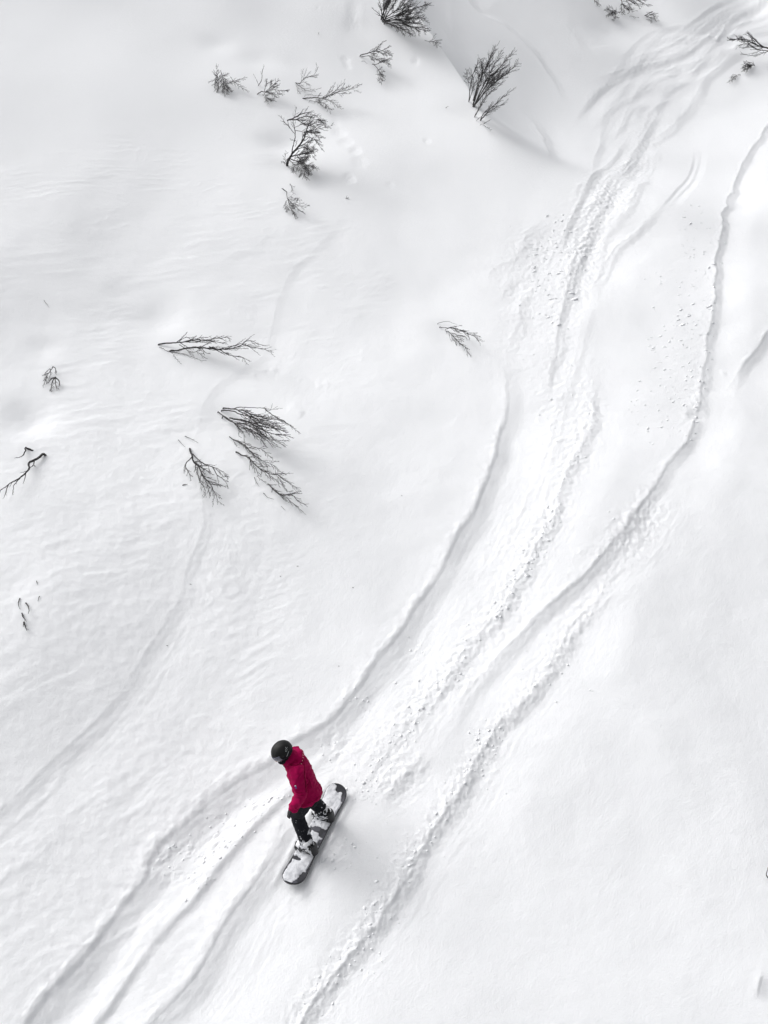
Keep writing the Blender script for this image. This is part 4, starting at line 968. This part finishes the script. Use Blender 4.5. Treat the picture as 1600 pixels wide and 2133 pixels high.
# jacket
J = Loft(); lH = unit3(lT+TT); lH = unit3(lH-uT*(lH@uT)); fH = np.cross(lH, uT)
bend = lambda s: fT*(.02*math.sin(math.pi*s))
J.rings([(pel-uT*.085, lH*.172, fH*.145), (pel-uT*.065, lH*.188, fH*.160), (pel-uT*.00, lH*.192, fH*.160), (pel+uT*.06, lT*.186, fT*.152), (pel+uT*.18-fT*.01, lT*.186, fT*.148),
         (pel+uT*.30-fT*.015, lT*.196, fT*.150), (pel+uT*.40-fT*.018, lT*.190, fT*.135), (pel+uT*.455-fT*.01, lT*.155, fT*.115), (neck+uT*.0, lT*.10, fT*.095)], 28, 2.2)
cn = hp(0, -.02, -.10)
J.limb([neck-uT*.05, neck*.55+cn*.45, cn+hu*.005], [.115, .105, .098], 20)        # raised collar
J.ball(neck-fT*.085+uT*.015, lT*.115, fT*.065, uT*.085)                             # hood folded on the back
J.ball(neck-fT*.03+uT*.05-lT*.0, lT*.115, fT*.09, uT*.05)
J.limb([Lsh-lT*.05, Lsh+lT*.01, Lsh*.45+Lel*.55-fT*.01, Lel-fT*.012, Lel*.5+Lwr*.5, Lwr-unit3(Lwr-Lel)*.0], [.085, .088, .078, .072, .066, .060], 20)
J.limb([Rsh+lT*.05, Rsh-lT*.01, Rsh*.45+Rel*.55, Rel, Rel*.5+Rwr*.5, Rwr], [.085, .088, .078, .072, .066, .060], 20)
jk = fuse('jacket', J.V, J.F, .008, 2, folds(.014, .085, 301), M_pink, rider)
# gloves (long cuff, five fingers each)
for wr, d, pl, ts in ((Lwr, hdL, unit3(-FT*.2+A3(.6, 0, -.3)), 1), (Rwr, hdR, unit3(A3(.2, -.7, -.3)), -1)):
    Gl = Loft(); Gl.limb([wr-d*.035, wr+d*.005, wr+d*.04], [.040, .044, .036], 14); hand(Gl, wr, d, pl, 1.25, ts)
    fuse('glove', Gl.V, Gl.F, .0055, 2, None, M_glove, rider)
# helmet
HC = hp(0, -.012, .022); HR = (.112, .133, .117)
def hs_(az, el, k=1.0):   # az 0 = front, + = left; el up
    return HC+hl*HR[0]*k*math.cos(el)*math.sin(az)+hf*HR[1]*k*math.cos(el)*math.cos(az)+hu*HR[2]*k*math.sin(el)
NA, NE = 56, 22; V, F = [], []
def low(az):
    c = math.cos(az); return math.radians(14)+(math.radians(-46)-math.radians(14))*float(sst(.62, .15, c)) if c > -2 else 0
for i in range(NA):
    az = 2*math.pi*i/NA
    for j in range(NE+1):
        e0 = low(az) if math.cos(az) > .15 else math.radians(-46)
        el = e0+(math.radians(88)-e0)*j/NE
        k = 1+.012*math.exp(-((abs(math.sin(az)*math.cos(el))-.62)/.05)**2)-.014*math.exp(-((abs(math.sin(az))*math.cos(el)-.50)/.04)**2)*(math.sin(el) > .2)
        V.append(hs_(az, el, k))
for i in range(NA):
    a, b = i*(NE+1), ((i+1) % NA)*(NE+1)
    for j in range(NE): F.append((a+j, b+j, b+j+1, a+j+1))
V.append(hs_(0, math.radians(90))); top = len(V)-1
for i in range(NA): F.append((i*(NE+1)+NE, ((i+1) % NA)*(NE+1)+NE, top))
ho = link('helmet', pymesh('helmet', V, F), None); so = ho.modifiers.new('s', 'SOLIDIFY'); so.thickness = .016; so.offset = -1
bpy.context.view_layer.update(); me = evalmesh(ho); bpy.data.objects.remove(ho); helmet = link('helmet', me, M_helm, rider)
def band(name, azs, e0, e1, k, m, parent, kth=.02, n=24):
    V, F = [], []
    for i in range(n+1):
        az = azs[0]+(azs[1]-azs[0])*i/n
        for e in (e0, e1):
            for kk in (k, k-kth): V.append(hs_(az, e, kk))
    for i in range(n):
        a = i*4; F += [(a, a+4, a+6, a+2), (a+1, a+3, a+7, a+5), (a, a+1, a+5, a+4), (a+2, a+6, a+7, a+3)]
    F += [(0, 2, 3, 1), (4*n, 4*n+1, 4*n+3, 4*n+2)]
    return link(name, pymesh(name, V, F), m, parent)
rd = math.radians
gog = band('goggles', (-rd(66), rd(66)), rd(-44), rd(16), .985, M_blk, helmet, .22)
V, F = [], []; n, m_ = 26, 9
for i in range(n+1):
    az = rd(-60)+rd(120)*i/n; k0 = .999+.035*math.cos(az)
    for j in range(m_+1):
        e = rd(-34)+rd(44)*j/m_; V.append(hs_(az, e, k0-.015*((j-m_/2)/(m_/2))**2))
for i in range(n):
    for j in range(m_): a = i*(m_+1)+j; F.append((a, a+m_+1, a+m_+2, a+1))
lo_ = link('lens', pymesh('lens', V, F), None); q = lo_.modifiers.new('s', 'SOLIDIFY'); q.thickness = .004
bpy.context.view_layer.update(); me = evalmesh(lo_); bpy.data.objects.remove(lo_); link('lens', me, M_lens, gog)
band('goggle_strap', (rd(66), rd(294)), rd(-32), rd(-14), 1.022, M_blk, helmet, .02, 40)
mk = Loft(); mk.ball(hp(0, .045, -.070), hl*.064, hf*.062, hu*.052); mk.limb([hp(0, -.01, -.13), hp(0, .01, -.07)], [.066, .066], 16)
fuse('face_mask', mk.V, mk.F, .008, 2, None, M_blk, rider)
# ---- small marks found by where they lie on the surface
from mathutils.bvhtree import BVHTree
def surf(o, px, py):
    bpy.context.view_layer.update(); bm = bmesh.new(); bm.from_mesh(o.data); bm.transform(o.matrix_world); t = BVHTree.FromBMesh(bm)
    d = Vector(ray(px, py)); h = t.ray_cast(Vector(CAM), d); bm.free()
    return (np.array(h[0]), np.array(h[1])) if h[0] is not None else (None, None)
def frame(n, dirpx, p):
    """tangent x axis whose picture direction is dirpx"""
    n = unit3(n); w = RT*dirpx[0]-UP*dirpx[1]; x = unit3(w-n*(w@n)); return x, np.cross(n, x), n
def wrap(name, V, F, o, px, py, dirpx, m, parent, lift=.0012, th=.0015):
    p, n = surf(o, px, py)
    if p is None: print('MISS', name, px, py); return
    x, y, n = frame(n, dirpx, p)
    bpy.context.view_layer.update(); bm = bmesh.new(); bm.from_mesh(o.data); bm.transform(o.matrix_world); t = BVHTree.FromBMesh(bm)
    W_ = []
    for a, b in V:
        q = p+x*a+y*b+n*.05; h = t.ray_cast(Vector(q), Vector(-n)); z = np.array(h[0]) if h[0] is not None else p+x*a+y*b; W_.append(z+n*lift)
    bm.free(); N = len(V); W2 = W_+[w+n*th for w in W_]
    F2 = [tuple(i+N for i in f) for f in F]+[tuple(f)[::-1] for f in F]
    ed = {}
    for f in F:
        for i in range(len(f)): ed[(f[i], f[(i+1) % len(f)])] = 1
    for (a, b) in list(ed):
        if (b, a) not in ed: F2.append((a, b, b+N, a+N))
    return link(name, pymesh(name, W2, F2), m, parent, False)
def rect(w, h, k=6): 
    V = [(-w/2+w*i/k, s*h/2) for i in range(k+1) for s in (-1, 1)]; return V, [(2*i, 2*i+2, 2*i+3, 2*i+1) for i in range(k)]
fc = bpy.data.curves.new('lettering', 'FONT'); fc.body = 'POC'; fc.size = .046; fc.align_x = 'CENTER'; fc.align_y = 'CENTER'; fc.offset = .0; fc.resolution_u = 3
fo = bpy.data.objects.new('lettering', fc); SC.collection.objects.link(fo); bpy.context.view_layer.update(); fm = evalmesh(fo)
bm = bmesh.new(); bm.from_mesh(fm); bmesh.ops.triangulate(bm, faces=bm.faces[:]); bmesh.ops.subdivide_edges(bm, edges=[e for e in bm.edges if e.calc_length() > .012], cuts=1); bmesh.ops.triangulate(bm, faces=bm.faces[:])
bmesh.ops.remove_doubles(bm, verts=bm.verts, dist=1e-5)
LV = [(v.co.x*.62, v.co.y*.72) for v in bm.verts]; bm.verts.index_update(); LF = [tuple(v.index for v in f.verts) for f in bm.faces if f.calc_area() > 1e-9]; bm.free()
bpy.data.objects.remove(fo)
LF = [f if ((LV[f[1]][0]-LV[f[0]][0])*(LV[f[2]][1]-LV[f[0]][1])-(LV[f[1]][1]-LV[f[0]][1])*(LV[f[2]][0]-LV[f[0]][0])) > 0 else f[::-1] for f in LF]
wrap('helmet_lettering', LV, LF, helmet, 596.6, 1561, (.22, -1), M_trim, helmet)
wrap('vent_slot', *rect(.062, .006), helmet, 599.3, 1570.5, (.45, -1), M_trim, helmet)
wrap('strap_clip', *rect(.012, .010, 2), helmet, 600.5, 1579.5, (.6, -1), M_trim, helmet)
for k, (px, py) in enumerate([(630.8, 1568.5), (631.2, 1573.2), (631, 1578), (629.8, 1584.3), (627.8, 1591.5)]):
    wrap('back_dot', *rect(.010, .010, 1), jk, px, py, (1, 0), mat('dot', (.75, .42, .40), .6, .2) if k == 0 else bpy.data.materials['dot'], jk, .002)
wrap('sleeve_badge', *rect(.032, .018, 3), jk, 616.6, 1640, (.35, 1), M_blue, jk, .002)
wrap('sleeve_badge', *rect(.012, .018, 2), jk, 615.6, 1636.6, (.35, 1), M_white, jk, .005)
def seam_shade(pts, r=.0036, m=None, name='seam_shade'):  # dark tubes paint shade into the folds and along armhole, hood and hem seams
    Q = [surf(jk, x, y) for x, y in catmull(pts, 5)]; Q = [q[0]+q[1]*r*.25 for q in Q if q[0] is not None]
    if len(Q) > 3: mb = MB(); mb.tube(Q, [r]*len(Q), 6); mb.build(name, m or M_pinkd, jk)
seam_shade([(604, 1592.5), (612, 1594.5), (621, 1593), (630, 1588), (633, 1582)], .005)
seam_shade([(633, 1592), (634.5, 1604), (634, 1616), (636, 1628), (637, 1638), (638, 1650)], .006)
seam_shade([(615.5, 1650), (622, 1652), (630, 1650.5)], .003); seam_shade([(617, 1655), (624, 1657.5), (631, 1657)], .0025)
seam_shade([(614, 1683), (619, 1686), (626, 1684.5)], .003)
seam_shade([(640, 1673.5), (650, 1670), (660, 1664), (666, 1658)], .003)
seam_shade([(640, 1620), (646, 1630), (650, 1642)], .0025); seam_shade([(637, 1640), (642, 1632), (646, 1622)], .003)
# loose end of the chin strap
p0 = hp(.02, .06, -.115); MBc = MB(); MBc.tube([p0, p0-Z3*.03+hf*.01, p0-Z3*.06-hf*.005], [.004, .005, .003], 6); MBc.build('chin_strap', M_blk, helmet)
tag(rider, 'rider in a crimson jacket, black trousers and black helmet standing on the snowboard', 'person')
